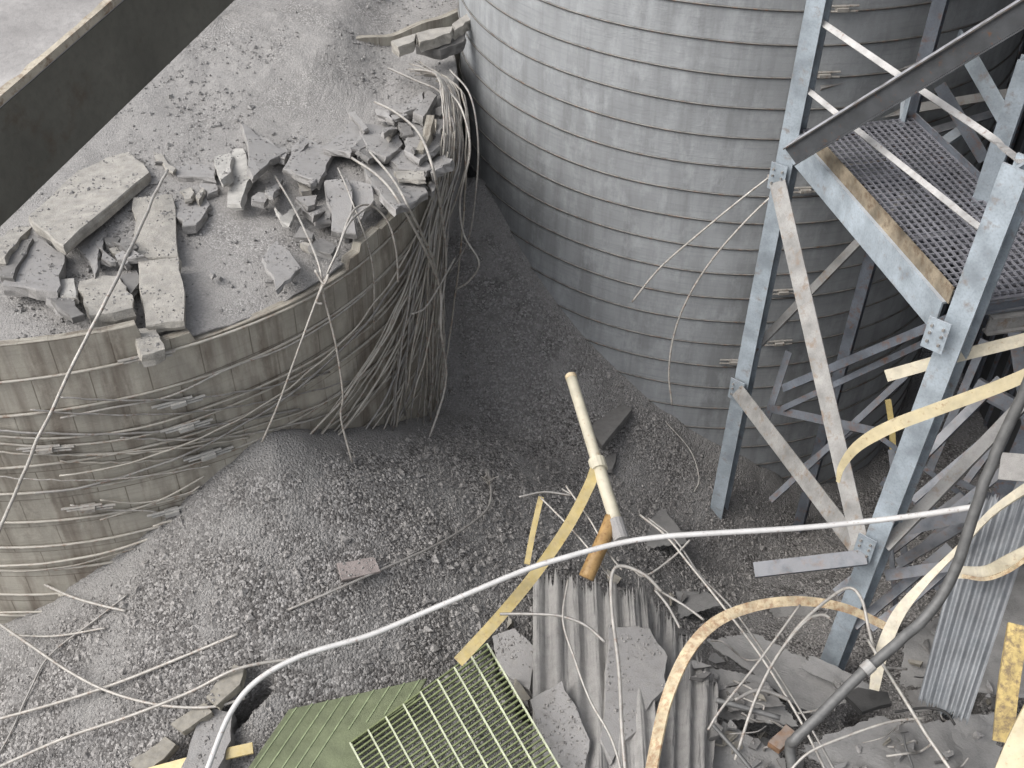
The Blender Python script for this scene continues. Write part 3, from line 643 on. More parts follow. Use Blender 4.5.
rod('longest pale rod slanting from the slabs over the rim down to the coal', [atz(352, 158, 7.5), atz(378, 176, 7.65), atz(398, 200, 7.7), wp(425, 250, .5), wp(440, 290, .5), wp(441, 330, .6), wp(446, 380, .6), wp(432, 430, .6), wp(416, 466, .7)], .024, 'wire')
rod('thick pale rod beside the slanting one, ending in the bundle', [atz(370, 152, 7.5), atz(392, 178, 7.65), atz(408, 206, 7.6), wp(432, 258, .42), wp(441, 300, .42), wp(444, 350, .4), wp(440, 400, .3)], .022, 'wire')
rod('thin wire dropping from the upright fragments over the rim', [atz(338, 168, 7.5), atz(350, 196, 7.75), wp(372, 262, .1), wp(374, 330, .1)], .014, 'wire')
rod('long rod bent over the right rim from the plate row', [atz(375, 102, 7.3), atz(395, 112, 7.4), atz(418, 132, 7.6), wp(432, 165, .4), wp(440, 205, .4), wp(446, 262, .4), wp(438, 330, .4)], .024, 'wire')
rod('straight dusty rod lying on the coal towards the bundle', [atz(388, 68, 7.2), atz(415, 80, 7.25), atz(440, 92, 7.4), aty(452, 118, 18.0), aty(456, 150, 17.8)], .024, 'rod')
rod('outer rod looping away from the bundle over the gap', [aty(446, 88, 18.6), aty(462, 110, 18), aty(470, 150, 17.6), aty(460, 200, 17.4), aty(464, 235, 17.2), aty(479, 262, 17.0), aty(470, 280, 17.0), aty(455, 290, 17.0)], .02, 'wire')
rod('outermost rod falling straight beside the gap', [aty(450, 70, 19), aty(470, 95, 18.4), aty(478, 140, 18), aty(476, 190, 17.8), aty(468, 240, 17.6), aty(448, 275, 17.4)], .018, 'rod')
rod('short rod end poking left out of the bundle', [wp(455, 258, .5), wp(440, 285, .5), wp(425, 308, .45), wp(412, 314, .4)], .018, 'wire')
# wires on the mound and at the bottom left
def groundrod(label, pts, r, m='wire', lift=.05, wob=.0, **k):
    P = [hit(q[0], q[1], q[2] if len(q) > 2 else lift) for q in pts]; return rod(label, P, r, m, wob=wob, **k)
groundrod('long grey wire lying across the mound with a frayed upright end', [(288, 610, .1), (335, 590, .22), (385, 568, .26), (430, 548, .26), (462, 530, .24), (485, 512, .22), (491, 495, .22), (488, 470, .28)], .022, 'rod')
mb = MB()
for k in range(7):
    b0 = hit(489, 485, .22); V, F = tube([b0, b0+np.array([rw.gauss(0, .05), rw.gauss(0, .04), .12]), b0+np.array([rw.gauss(0, .1), rw.gauss(0, .07), .28])], .007, 5, 3); mb.add(V, F)
setp(mb.build('frayed_wire', 'wire', None, True), 'tuft of frayed strands at the wire end on the mound', 'wire')
groundrod('pale wire entering low at left below the silo wall', [(-12, 561, .5), (30, 578, .4), (70, 596, .3), (100, 605, .25), (126, 611, .1)], .024)
groundrod('long pale wire curving down across the bottom left corner', [(-12, 616, .6), (30, 645, .5), (70, 672, .45), (110, 692, .4), (160, 705, .4), (210, 707, .35), (245, 698, .3)], .024)
groundrod('straight wire ending in a dark stub on the coal, bottom left', [(-12, 722, .3), (60, 702, .25), (120, 682, .2), (180, 658, .15), (238, 634, .15)], .026)
groundrod('lowest of the straight wires in the bottom left corner', [(-12, 772, .4), (60, 740, .4), (130, 716, .4), (190, 692, .4), (240, 668, .4), (305, 657, .3)], .026)
groundrod('short grey wire lying level at the left edge', [(10, 635, .2), (55, 636, .15), (105, 628, .1)], .018)
groundrod('thin kinked wire crossing the other wires at left', [(128, 594, .1), (95, 620, .12), (50, 655, .12), (30, 690, .1), (12, 730, .1), (0, 752, .1)], .016, 'rod')
# guy wires at the tower
rod('upper slack wire from the tower leg to the right silo wall', [at(776, 172, 19.2), at(740, 200, 19.5), at(700, 233, 20), at(660, 268, 20.6), at(632, 302, 21)], .02, 'wire')
rod('lower slack wire from the tower leg bending down the silo wall', [at(778, 190, 19.2), at(745, 222, 19.5), at(712, 260, 20), at(688, 298, 20.5), at(674, 335, 20.9), at(669, 372, 21.2), at(672, 405, 21.5)], .02, 'wire')
groundrod('thin frayed wire standing in the coal left of the tower foot', [(664, 420, .05), (690, 450, .2), (699, 478, .2), (694, 492, .02)], .014)

# ================================================================ TOWER
A = np.array([4.61, 16.7]); B = np.array([5.8, 11.8]); e = (B-A)/np.linalg.norm(B-A); nn = np.array([-e[1], e[0]]); 
tw = thing('steel_tower', 'pale blue steel access tower with grating platform beside the right silo', 'tower', (A[0], A[1], -1.2))
def p3(xy, z): return np.array([xy[0], xy[1], z])
def member(name, p0, p1, prof, nrm, m, seg=1): V, F = sweep([p0, p1], prof, nrm, seg); return mk(name, V, F, m, tw)
member('leg', p3(A, -1.5), p3(A, 14), isec(.30, .34, .035), (-.55, -.83, 0), 'blue')
member('leg', p3(B+np.array([.02, 0]), -.6), p3(B+np.array([.27, 0]), 10.4), isec(.34, .40, .04), (-.72, -.69, 0), 'blue')
# base plate of the front leg
Cc = A+2.1*nn; Dd = B+2.1*nn
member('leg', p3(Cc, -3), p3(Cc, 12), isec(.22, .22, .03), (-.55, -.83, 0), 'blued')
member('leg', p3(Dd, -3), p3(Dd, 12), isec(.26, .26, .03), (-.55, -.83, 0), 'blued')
ZD = 8.25
# platform edge beams
member('platform_beam', p3(A+e*.15-nn*.05, ZD-.28), p3(B-e*.15-nn*.05, ZD-.28), csec(.5, .14, .03), (-nn[0], -nn[1], 0), 'blue')
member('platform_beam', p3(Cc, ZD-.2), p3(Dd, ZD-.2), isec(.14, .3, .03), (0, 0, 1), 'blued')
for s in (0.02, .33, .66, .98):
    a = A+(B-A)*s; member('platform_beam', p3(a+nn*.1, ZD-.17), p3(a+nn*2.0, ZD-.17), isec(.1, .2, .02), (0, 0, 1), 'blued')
mb = MB(); L_ = np.linalg.norm(B-A)
for k in range(int(L_/.125)):
    a = A+e*(.12+k*.125); V, F = sweep([p3(a+nn*.06, ZD), p3(a+nn*2.08, ZD)], rect(.022, .03), (0, 0, 1), 1); mb.add(V, F)
for k in range(18):
    a = A+nn*(.08+k*.117); V, F = sweep([p3(a+e*.1, ZD+.004), p3(a+e*(L_-.1), ZD+.004)], rect(.026, .03), (0, 0, 1), 1); mb.add(V, F)
mb.build('grating', 'deck', tw)
member('toe_plate', p3(A+e*.7+nn*.02, ZD+.1), p3(B-e*.1+nn*.02, ZD+.1), rect(.26, .02), (-nn[0], -nn[1], 0), 'toe')
member('toe_plate', p3(Cc+e*.1, ZD+.06), p3(Dd-e*.1, ZD+.06), rect(.12, .02), (-nn[0], -nn[1], 0), 'blued')
# handrails
def rail(pts, w_, m='railw'): V, F = sweep(pts, rect(w_*.8, .03), (-.2, -.75, .6), 6); mk('handrail', V, F, m, tw)
rail([at(818, 20, 17.1), at(897, 74, 16.2), at(985, 133, 15.0), at(1004, 148, 14.2), at(1022, 162, 13.3)], .12)
rail([at(800, 84, 17.9), at(852, 126, 17.0), at(940, 196, 15.4), at(975, 224, 14.7), at(994, 235, 14.1)], .11)
# posts along the far edge
pA = atz(983, 197, ZD); member('post', p3(pA[:2], ZD-.1), p3(pA[:2], ZD+2.2), isec(.26, .24, .03), (-.5, -.8, 0), 'blue')
pB = atz(903, 121, ZD); member('post', p3(pB[:2], ZD-.1), p3(pB[:2], ZD+.62), rect(.07, .07), (-.5, -.8, 0), 'blue')
# bracing in the A-B face
fa = -nn*.05
def brace(p0, p1, w_=.22, m='bracegrey', nrm=(-.75, -.55, .35), prof=None): return member('brace', p0, p1, prof or [(-w_/2, -.02), (w_/2, -.02), (w_/2, -w_*.6), (w_/2+.02, -w_*.6), (w_/2+.02, 0), (-w_/2, 0)], nrm, m)
brace(p3(A+fa*4, 7.45), p3(B+fa*4, 3.55), .30)
brace(p3(A+fa*4, 2.6), p3(B+fa*5, 3.5), .32, 'bracegrey')
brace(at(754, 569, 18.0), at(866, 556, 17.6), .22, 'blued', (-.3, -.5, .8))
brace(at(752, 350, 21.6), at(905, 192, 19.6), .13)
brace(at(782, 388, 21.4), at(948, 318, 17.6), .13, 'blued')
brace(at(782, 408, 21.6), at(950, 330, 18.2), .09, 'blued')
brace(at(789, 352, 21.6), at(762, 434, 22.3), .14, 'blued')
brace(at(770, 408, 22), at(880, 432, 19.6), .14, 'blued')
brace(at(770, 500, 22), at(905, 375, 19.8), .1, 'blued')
brace(at(800, 470, 22), at(850, 430, 21), .12, 'blued')
for (a, b, w_, m) in (((884, 546, 17.5), (1040, 384, 16.6), .17, 'bracegrey'), ((900, 478, 18.6), (1000, 378, 18.2), .13, 'blued'), ((912, 500, 18.6), (1030, 400, 18.2), .1, 'blued'),
        ((940, 520, 18.4), (1040, 440, 18), .12, 'blued'), ((885, 575, 18.2), (985, 560, 17.6), .16, 'blued'), ((880, 535, 18.6), (1030, 500, 18), .18, 'blued'), ((910, 600, 18.4), (1000, 520, 17.8), .12, 'blued'),
        ((1010, 300, 19), (1040, 500, 19), .2, 'blued'), ((985, 340, 20), (930, 470, 21), .14, 'blued'), ((1035, 420, 17.5), (975, 385, 18), .2, 'blued')):
    brace(at(*a), at(*b), w_, m)
rb = random.Random(8)
for i in range(14):
    u0, v0 = rb.uniform(890, 1015), rb.uniform(400, 600); a_ = rb.choice([rb.uniform(-.95, -.5), rb.uniform(-.95, -.5), rb.uniform(.3, .8), rb.uniform(1.4, 1.8)]); L0 = rb.uniform(40, 90); t0 = rb.uniform(18.3, 20.5)
    brace(at(u0-L0*math.cos(a_), v0-L0*math.sin(a_), t0+.3), at(u0+L0*math.cos(a_), v0+L0*math.sin(a_), t0-.2), rb.uniform(.07, .16), 'blued')
# members behind the platform, top right
for (a, b, w_, m) in (((820, 84, 19.3), (935, 56, 19.5), .14, 'bracegrey'), ((936, 0, 19.6), (918, 60, 20), .12, 'blued'), ((938, 2, 19.5), (968, 52, 19.5), .2, 'blue'), ((972, 60, 19), (1005, 118, 19), .26, 'blue'),
        ((940, 85, 19), (985, 160, 19), .2, 'blued'), ((905, 92, 18.6), (903, 124, 18.6), .1, 'blue'), ((930, 150, 19.5), (962, 128, 19.5), .16, 'blue'), ((850, 118, 20), (1010, 92, 20), .14, 'bracegrey'),
        ((825, 18, 20), (940, -6, 20), .14, 'bracegrey'), ((880, 145, 20.4), (1020, 105, 20.4), .12, 'blued'), ((930, 60, 20.6), (1030, -10, 20.6), .05, 'rod')):
    brace(at(*a), at(*b), w_, m)
# gusset plates with bolts
for (xy, z) in ((A, 7.4), (A, 2.6), (B, 3.6), (B, 7.9)):
    c = p3(xy, z)+np.array([-.17, -.17, 0]); V, F = sweep([c+np.array([0, 0, -.25]), c+np.array([0, 0, .25])], rect(.3, .02), (-.62, -.78, 0), 1); mk('gusset_plate', V, F, 'blue', tw)
    mb = MB()
    for dx in (-.08, .08):
        for dz in (-.12, .02, .14):
            q = c+np.array([.78*dx, -.62*dx, dz]); V, F = tube([q, q+np.array([-.03, -.035, 0])], .02, 6, 1); mb.add(V, F)
    mb.build('bolt', 'rod', tw)
qa = A-e*3+nn*.1; qb = B+e*2+nn*.1; V, F = corr_sheet(p3(qa, 13.5), p3(qb, 13.5), p3(qb+nn*5.6, 13.9), p3(qa+nn*7.2, 13.9), 40, .04, .01, 240, 2); mk('shading_roof', V, F, 'corrblue', tw)  # unseen roof added to shade the tower and the right silo
# second low deck to the right of the front leg
mb = MB()
for k in range(22):
    V, F = sweep([np.array([6.35, 11.3-k*.12, 7.4]), np.array([9.2, 11.3-k*.12, 7.4])], rect(.022, .05), (0, 0, 1), 1); mb.add(V, F)
for k in range(22):
    V, F = sweep([np.array([6.4+k*.125, 11.35, 7.404]), np.array([6.4+k*.125, 8.7, 7.404])], rect(.02, .045), (0, 0, 1), 1); mb.add(V, F)
# (placed beyond the leg)
p0, p1 = atz(990, 228, 7.6), atz(992, 300, 7.6)
mb = MB(); ctr = atz(1040, 262, 7.9)
for k in range(26):
    a = ctr+np.array([-1.1, 1.3-k*.1, 0]); V, F = sweep([a, a+np.array([3, .7, 0])], rect(.02, .05), (0, 0, 1), 1); mb.add(V, F)
for k in range(26):
    a = ctr+np.array([-1.1+k*.115, 1.35+k*.027, .004]); V, F = sweep([a, a+np.array([0, -2.6, 0])], rect(.02, .045), (0, 0, 1), 1); mb.add(V, F)
mb.build('grating', 'deck', tw)
a = ctr+np.array([-1.15, -1.35, -.12]); member('platform_beam', a, a+np.array([3, .7, 0]), isec(.14, .3, .03), (0, 0, 1), 'bracegrey')

# fallen channel across the tower
p0 = at(786, 146, 17.2); p1 = at(1080, -38, 12.9)
t = thing('steel_channel', 'long dark steel channel lying diagonally across the tower top right', 'steel beam', p0)
V, F = sweep([p0, p1], [(-.24, -.03), (.24, -.03), (.24, 0), (-.24, 0)], (-.35, .1, .93), 1)
d_ = (p1-p0)/np.linalg.norm(p1-p0); upv = np.array([-.30, .12, .94]); upv -= d_*upv.dot(d_); upv /= np.linalg.norm(upv); sid = np.cross(d_, upv)   # sid points towards the camera side
if sid[1] > 0: sid = -sid
def boxbetween(p0, p1, u, v, a0, a1, b0, b1):
    V = [p+u*a+v*b for p in (p0, p1) for (a, b) in ((a0, b0), (a1, b0), (a1, b1), (a0, b1))]
    return V, [(0, 1, 2, 3), (7, 6, 5, 4), (0, 4, 5, 1), (1, 5, 6, 2), (2, 6, 7, 3), (3, 7, 4, 0)]
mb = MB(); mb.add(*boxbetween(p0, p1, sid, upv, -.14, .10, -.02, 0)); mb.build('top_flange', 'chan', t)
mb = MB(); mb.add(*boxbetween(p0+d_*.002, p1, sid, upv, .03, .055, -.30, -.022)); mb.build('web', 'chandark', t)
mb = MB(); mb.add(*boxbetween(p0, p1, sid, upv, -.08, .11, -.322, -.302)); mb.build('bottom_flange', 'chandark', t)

# near girder at the top left, shade put into its side colour
q0 = atz(-90, 314, 15.05); q1 = atz(330, -92, 15.45)
t = thing('girder', 'massive dark overhead girder crossing the top left corner close to the camera', 'girder', q0)
dd = (q1-q0); dd /= np.linalg.norm(dd); side = np.array([dd[1], -dd[0], 0])/np.hypot(dd[0], dd[1])
if side.dot(-q0*np.array([1, 1, 0])) < 0: side = -side
zz = np.array([0, 0, 1.])
hG = .31
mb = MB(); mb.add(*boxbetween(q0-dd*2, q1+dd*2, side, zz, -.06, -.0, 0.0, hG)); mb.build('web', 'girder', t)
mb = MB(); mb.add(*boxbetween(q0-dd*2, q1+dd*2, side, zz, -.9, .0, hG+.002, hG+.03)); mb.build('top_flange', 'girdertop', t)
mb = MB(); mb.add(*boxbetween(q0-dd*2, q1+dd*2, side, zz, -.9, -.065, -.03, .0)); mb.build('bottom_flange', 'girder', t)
V = []; F = []; K = 140
for k in range(K+1):
    p = q0-dd*2+(q1-q0+dd*4)*k/K; wv = .012+.012*random.random(); o_ = .004*random.random()
    V += [p+side*.003+zz*(hG+.008), p+side*.003+zz*(hG+.034), p-side*wv+zz*(hG+.034+o_), p-side*wv+zz*(hG+.031)]
for k in range(K):
    a = 4*k; F += [(a, a+4, a+5, a+1), (a+1, a+5, a+6, a+2), (a+2, a+6, a+7, a+3)]
mk('edge_strip', V, F, 'rustedge', t)

# ================================================================ FOREGROUND DEBRIS
def strip(label, pts, w_, m, nrm=(0, -.6, .8), th=.015, name='steel_strip', cat='metal strip', group=None, twist=None, n=8, sc=None):
    P = [(at(*q) if len(q) == 3 and q[2] > 8 else hit(q[0], q[1], q[2] if len(q) > 2 else .1)) for q in pts]
    V, F = sweep(P, rect(w_, th), nrm, n, twist, sc); o = mk(name, V, F, m); return setp(o, label, cat, group)
# white conduit
rod('long white conduit arching across the whole foreground', [at(*q) for q in ((196, 800, 15.4), (208, 768, 15.5), (230, 714, 15.8), (258, 680, 15.9), (304, 655, 16.0), (370, 635, 16.1), (430, 610, 16.2), (520, 572, 16.3), (570, 556, 16.3), (620, 543, 16.3), (660, 537, 16.2), (700, 534, 16.1), (800, 528, 15.9), (870, 521, 15.7), (920, 515, 15.2), (974, 507, 14.5))], .042, 'whitepipe', 'conduit', 'conduit', n=8)
# cream pipe with coupling
c0, c1, c2 = at(571, 377, 19.0), at(598, 465, 17.8), at(616, 522, 17.1)
t = thing('pipe', 'cream painted pipe with a coupling leaning up out of the coal', 'pipe', c2)
V, F = tube([c0, c0*.5+c1*.5, c1], .095, 14, 4); mk('upper_length', V, F, 'cream', t, True)
V, F = tube([c1, c2], .105, 14, 4); mk('lower_length', V, F, 'cream', t, True)
dv = (c2-c0)/np.linalg.norm(c2-c0); V, F = tube([c1-dv*.1, c1+dv*.1], .14, 14, 1); mk('coupling', V, F, 'cream', t)
V, F = tube([c0-dv*.03, c0+dv*.05], .1, 14, 1); mk('rusty_mouth', V, F, 'rusty', t)
V, F = tube([c2-dv*.02, c2+dv*.35], .125, 14, 1); mk('grey_socket', V, F, 'conc', t)
strip('yellow flat bar running from the grating up to the pipe coupling', [(458, 662, 16.2), (495, 622, 16.4), (535, 574, 16.8), (568, 526, 17.2), (588, 488, 17.5), (595, 470, 17.7)], .17, 'yellow', (0, -.8, .6), .02)
strip('short thin yellow bar standing left of the flat bar', [(527, 564, 17.2), (533, 532, 17.6), (541, 497, 18)], .09, 'yellow', (0, -.8, .6), .02)
rod('short orange pipe stub wedged under the pipe end', [at(586, 578, 16.7), at(596, 556, 16.8), at(606, 534, 17.0), at(612, 518, 17.2)], .12, 'orange', 'pipe', 'pipe', n=4)
strip('yellow bar poking out beside the green grating, bottom left', [(140, 776, .35), (200, 760, .4), (253, 748, .4)], .16, 'yellow', (0, -.3, .95), .05)
strip('rusty curved strip arching over the debris', [(648, 790, 14.6), (657, 740, 14.9), (668, 696, 15.2), (688, 652, 15.5), (716, 622, 15.8), (755, 606, 16.0), (800, 601, 16.1), (845, 608, 16.2), (885, 626, 16.2)], .21, 'rusty', lambda s: (-.8+.9*s, -.45, .45), .03, sc=lambda s: 1-.45*s)
strip('straight cream strip end entering at the right edge', [(886, 376, 15.6), (950, 358, 15.3), (1010, 343, 15.0), (1060, 330, 14.8)], .17, 'straw2', (0, -.8, .6), .02)
strip('long straw coloured strip bent down at its left end', [(838, 482, 16.0), (842, 466, 15.8), (858, 446, 15.5), (890, 427, 15.2), (940, 408, 15.0), (1000, 386, 14.8), (1060, 360, 14.6)], .18, 'straw', lambda s: (-.7*(1-s)**3, -.8, .5), .02, sc=lambda s: min(1, .3+s*1.6))
strip('twisted cream strip rising from the black scrap to the right edge', [(874, 690, 15.2), (881, 655, 15.3), (898, 615, 15.4), (925, 582, 15.4), (962, 545, 15.2), (995, 510, 15.0), (1045, 476, 14.6)], .18, 'straw2', (-.5, -.6, .6), .03, twist=(-.3, .6), sc=lambda s: .72+.28*math.sin(s*7))
strip('flat cream strip bowed below the twisted one', [(955, 572, 15.0), (985, 572, 14.9), (1010, 560, 14.7), (1050, 540, 14.4)], .17, 'straw2', (0, -.7, .7), .025)
strip('dark rust edge strip curling under the bowed strip', [(962, 576, 14.9), (985, 579, 14.85), (1008, 571, 14.7), (1030, 556, 14.5)], .05, 'rusty', (0, -.7, .7), .03)
strip('peeling yellow post at the bottom right corner', [(1003, 742, 13.8), (1008, 690, 13.9), (1018, 625, 14.1)], .24, 'peel', (-.3, -.8, .3), .1)
strip('thick tan beam end in the bottom right corner', [(1000, 800, 13.2), (1022, 745, 13.3), (1050, 690, 13.5)], .34, 'straw', (-.4, -.6, .5), .12)
strip('small yellow post seen through the tower', [(888, 400, 20), (892, 430, 20.2), (893, 462, 20.4)], .1, 'yellow', (0, -1, 0), .06)
strip('dark steel sheet edge projecting behind the cream strips', [(1000, 466, 15.6), (1050, 470, 15.2)], .4, 'corr', (0, -.5, .8), .03)
# dark pipe
P = [at(*q) for q in ((1050, 330, 13.4), (1024, 392, 13.7), (995, 455, 14.0), (975, 510, 14.2), (955, 570, 14.4), (930, 612, 14.5), (895, 645, 14.5), (860, 675, 14.5), (825, 710, 14.5), (797, 738, 14.5), (790, 748, 14.6), (796, 790, 14.6))]
t = thing('pipe', 'dark grey bent pipe running down from the right edge', 'pipe', P[-1])
V, F = tube(P, .072, 12, 8, .012); mk('tube', V, F, 'greygreen', t, True)
V, F = tube([at(872, 664, 14.45), at(864, 671, 14.45)], .09, 14, 1); mk('collar', V, F, 'bracegrey', t)
# gratings
def grating(label, c00, c10, c11, c01, nu, nv, mmain, mcross, wu, wv_, th):
    c00, c10, c11, c01 = [np.asarray(c, float) for c in (c00, c10, c11, c01)]
    n_ = np.cross(c10-c00, c01-c00); n_ /= np.linalg.norm(n_); n_ = n_ if n_[2] > 0 else -n_
    t = thing('grating', label, 'grating', c00)
    mb = MB()
    for k in range(nu+1):
        s = k/nu; V, F = sweep([c00+(c10-c00)*s, c01+(c11-c01)*s], rect(wu, th), n_, 1); mb.add(V, F)
    mb.build('bearing_bars', mmain, t)
    mb = MB()
    for k in range(nv+1):
        s = k/nv; V, F = sweep([c00+(c01-c00)*s-n_*.006, c10+(c11-c10)*s-n_*.006], rect(wv_, th*.9), n_, 1); mb.add(V, F)
    mb.build('cross_bars', mcross, t); return t
zg = 2.75
grating('open green floor grating with pale bar edges, bottom centre', atz(350, 743, zg), atz(487, 644, zg+.3), atz(585, 812, zg), atz(440, 910, zg-.3), 8, 34, 'greenlight', 'greenbar', .024, .022, .05)
zg2 = 1.45
t = thing('grating', 'flat olive green grating panel seen almost edge closed', 'grating', atz(250, 765, zg2))
P = planepoly([(236, 785), (289, 709), (427, 678), (415, 700), (352, 742), (370, 790)], 2.45, (.02, .05)); V, F = jag_slab(P, .06, jit=.004, seg=1); mk('panel', V, F, 'green', t)
mb = MB(); a0, a1 = P[1], P[2]; b0 = P[0]
for k in range(9):
    s = (k+.5)/9; q0_ = a0+(a1-a0)*s; q1_ = q0_+(b0-a0)*(1.0 if k < 5 else .55-.05*(k-5)); V, F = sweep([q0_+zz*.006, q1_+zz*.006], rect(.018, .012), (0, 0, 1), 1); mb.add(V, F)
mb.build('bearing_bars', 'greenpale', t)
# corrugated sheets
V, F = corr_sheet(atz(533, 573, 2.0), atz(646, 597, 2.0), atz(662, 810, 2.5), atz(532, 800, 2.3), 6, .05, .012, 120, 50, jag=.06, bend=.10, crm=.5); o = mk('corrugated_sheet', V, F, 'corr', None, True); setp(o, 'dusty grey corrugated sheet lying in the middle foreground', 'corrugated sheet')
V, F = corr_sheet(atz(638, 582, 1.9), atz(719, 688, 1.7), atz(712, 810, 2.1), atz(640, 810, 2.3), 5, .05, .012, 90, 40, jag=.10, bend=-.03, crm=.5); o = mk('corrugated_sheet', V, F, 'corr', None, True); setp(o, 'torn corrugated sheet lapped under the rusty curved strip', 'corrugated sheet')
V, F = corr_sheet(at(972, 496, 15.6), at(1042, 500, 15.2), at(968, 722, 14.8), at(918, 700, 15.2), 6, .028, .012, 108, 30, bend=.05, jag=.02, crm=.25); o = mk('corrugated_sheet', V, F, 'corrblue', None, True); setp(o, 'blue grey ribbed sheet leaning at the right edge', 'corrugated sheet')
V, F = corr_sheet(atz(960, 690, 1.6), atz(1000, 560, 1.9), atz(1060, 570, 2.0), atz(1040, 700, 1.8), 4, .02, .012, 30, 14, jag=.04); o = mk('metal_sheet', V, F, 'plate', None, True); setp(o, 'crumpled dusty sheet behind the yellow post, right edge', 'metal sheet')
# plates and chunks on top
def gslab(label, pts, z, tilt, th, m, **k): k.setdefault('group', 'slabs in the foreground debris'); return slab(label, pts, 0, tilt, th, m, z=z, **k)
gslab('large smooth grey slab lying on the corrugated sheet', [(608, 624), (650, 628), (668, 656), (664, 690), (612, 762), (600, 740)], 2.42, (-.1, 0), .12, 'conc')
gslab('jagged grey slab at the foot of the grating', [(530, 700), (562, 680), (590, 740), (585, 775), (545, 775)], 2.5, (.15, .1), .12, 'conc')
gslab('broken rubble block between the yellow bar and the corrugated sheet', [(492, 636), (514, 628), (536, 648), (530, 690), (510, 678), (496, 662)], 1.95, (.2, .1), .25, 'conc')
gslab('rough stub of concrete below the rubble block', [(505, 660), (530, 665), (528, 705), (512, 690)], 1.8, (.2, .3), .2, 'concd')
gslab('dark flat slab half buried right of the cream pipe', [(590, 428), (614, 399), (632, 409), (602, 446)], hit(610, 425)[2]+.22, (.15, -.2), .1, 'concd', name='concrete_slab', jit=.004)
gslab('small dark fragment beside the pipe coupling', [(604, 458), (617, 452), (612, 470), (600, 470)], hit(610, 465)[2]+.15, (.1, .1), .1, 'concd')
gslab('small flat tile lying alone on the mound', [(337, 563), (374, 557), (381, 571), (342, 580)], hit(358, 568)[2]+.12, (-.2, .3), .06, 'tile', jit=.015)
gslab('upper splintered board over the dark hole, bottom left', [(206, 697), (234, 664), (244, 668), (240, 684), (216, 706)], hit(225, 685)[2]+.25, (.1, .2), .12, 'wood', name='broken_board', cat='board')
gslab('middle splintered board over the dark hole, bottom left', [(170, 724), (206, 702), (212, 712), (182, 732)], hit(190, 718)[2]+.25, (.1, .2), .12, 'wood', name='broken_board', cat='board')
gslab('lowest splintered board at the bottom left edge', [(128, 764), (165, 736), (176, 744), (150, 772)], hit(150, 754)[2]+.25, (.1, .2), .12, 'wood', name='broken_board', cat='board')
gslab('rough grey boulder of concrete behind the white conduit', [(178, 775), (196, 726), (214, 708), (233, 712), (231, 740), (214, 775)], hit(208, 745)[2]+.35, (0, .1), .35, 'conc', name='concrete_chunk', cat='rubble')
gslab('concrete chunk with broken corner under the tower beam', [(770, 600), (800, 596), (812, 612), (790, 622)], hit(790, 610)[2]+.1, (.1, .1), .15, 'conc', name='concrete_chunk', cat='rubble')
def crumple(label, pts, z, tilt=(0, 0), amp=.06, m='plate', name='metal_plate', cat='plate', n=22, fr=2.2, th=.02):
    c00, c10, c11, c01 = planepoly(pts, z, tilt); V = []; F = []; sd_ = random.random()*90; W = n+1
    js = [[.05*mnoise.noise(Vector((i*.9, sd_+q*7, 0)))+.02*random.uniform(-1, 1) for i in range(n+1)] for q in range(4)]
    nrm = np.cross(c10-c00, c01-c00); nrm /= np.linalg.norm(nrm); nrm = nrm if nrm[2] > 0 else -nrm
    for side in (0, 1):
        for j in range(n+1):
            for i in range(n+1):
                u = i/n; v = j/n; uu = u*(1+js[0][j])+(1-u)*js[1][j]; vv = v*(1+js[2][i])+(1-v)*js[3][i]
                p = (c00*(1-uu)+c10*uu)*(1-vv)+(c01*(1-uu)+c11*uu)*vv
                a = mnoise.noise(Vector((p[0]*fr*.5+sd_, p[1]*fr*.5, 0)))*amp*2+amp*abs(mnoise.noise(Vector((p[0]*fr, p[1]*fr+sd_, 3))))
                V.append(p+nrm*(a-side*th))
    K = W*W
    for j in range(n):
        for i in range(n): a = j*W+i; F += [(a, a+1, a+1+W, a+W), (K+a, K+a+W, K+a+1+W, K+a+1)]
    for i in range(n):
        F += [(i, K+i, K+i+1, i+1), (n*W+i, n*W+i+1, K+n*W+i+1, K+n*W+i), (i*W, (i+1)*W, K+(i+1)*W, K+i*W), (i*W+n, K+i*W+n, K+(i+1)*W+n, (i+1)*W+n)]
    o = mk(name, V, F, m); return setp(o, label, cat, 'bent plates in the foreground debris')
crumple('long crumpled plate lying under the crossing wires, upper one', [(704, 640), (750, 632), (872, 690), (812, 716)], 1.25, (.02, .12))
crumple('grey bent plate between the corrugated sheet and the brown block', [(700, 668), (760, 676), (800, 726), (716, 716)], 1.35, (.1, .1), .05)
crumple('dusty plate sloping down to the bottom edge below the brown block', [(722, 722), (778, 752), (800, 800), (700, 800)], 1.55, (.1, .05))
crumple('wide dusty plate under the lower end of the dark pipe', [(800, 748), (880, 716), (950, 738), (880, 810)], 1.8, (.05, .1), .07)
crumple('dusty plate filling the bottom right between pipe and tan beam', [(900, 724), (992, 716), (1010, 800), (890, 800)], 1.95, (-.05, .1), .08)
crumple('narrow bent strip of plate above the black scrap', [(800, 668), (812, 656), (880, 690), (868, 702)], 1.5, (.1, .2), .04)
crumple('tilted grey plate beneath the bowed strip', [(905, 640), (952, 606), (936, 690), (900, 684)], 1.0, (.2, .2), .05)
crumple('smooth dusty plate half sunk in coal near the white conduit', [(622, 505), (664, 508), (690, 545), (640, 550)], hit(650, 528)[2]+.05, (.1, -.3), .04)
crumple('low plate in the coal behind the curved strip', [(650, 594), (708, 590), (722, 606), (672, 620)], hit(685, 602)[2]+.1, (.1, -.1), .05)
crumple('bent dark sheet wedged under the upper crossing wires', [(716, 690), (758, 682), (786, 706), (730, 712)], 1.55, (.2, .2), .05, 'concd')
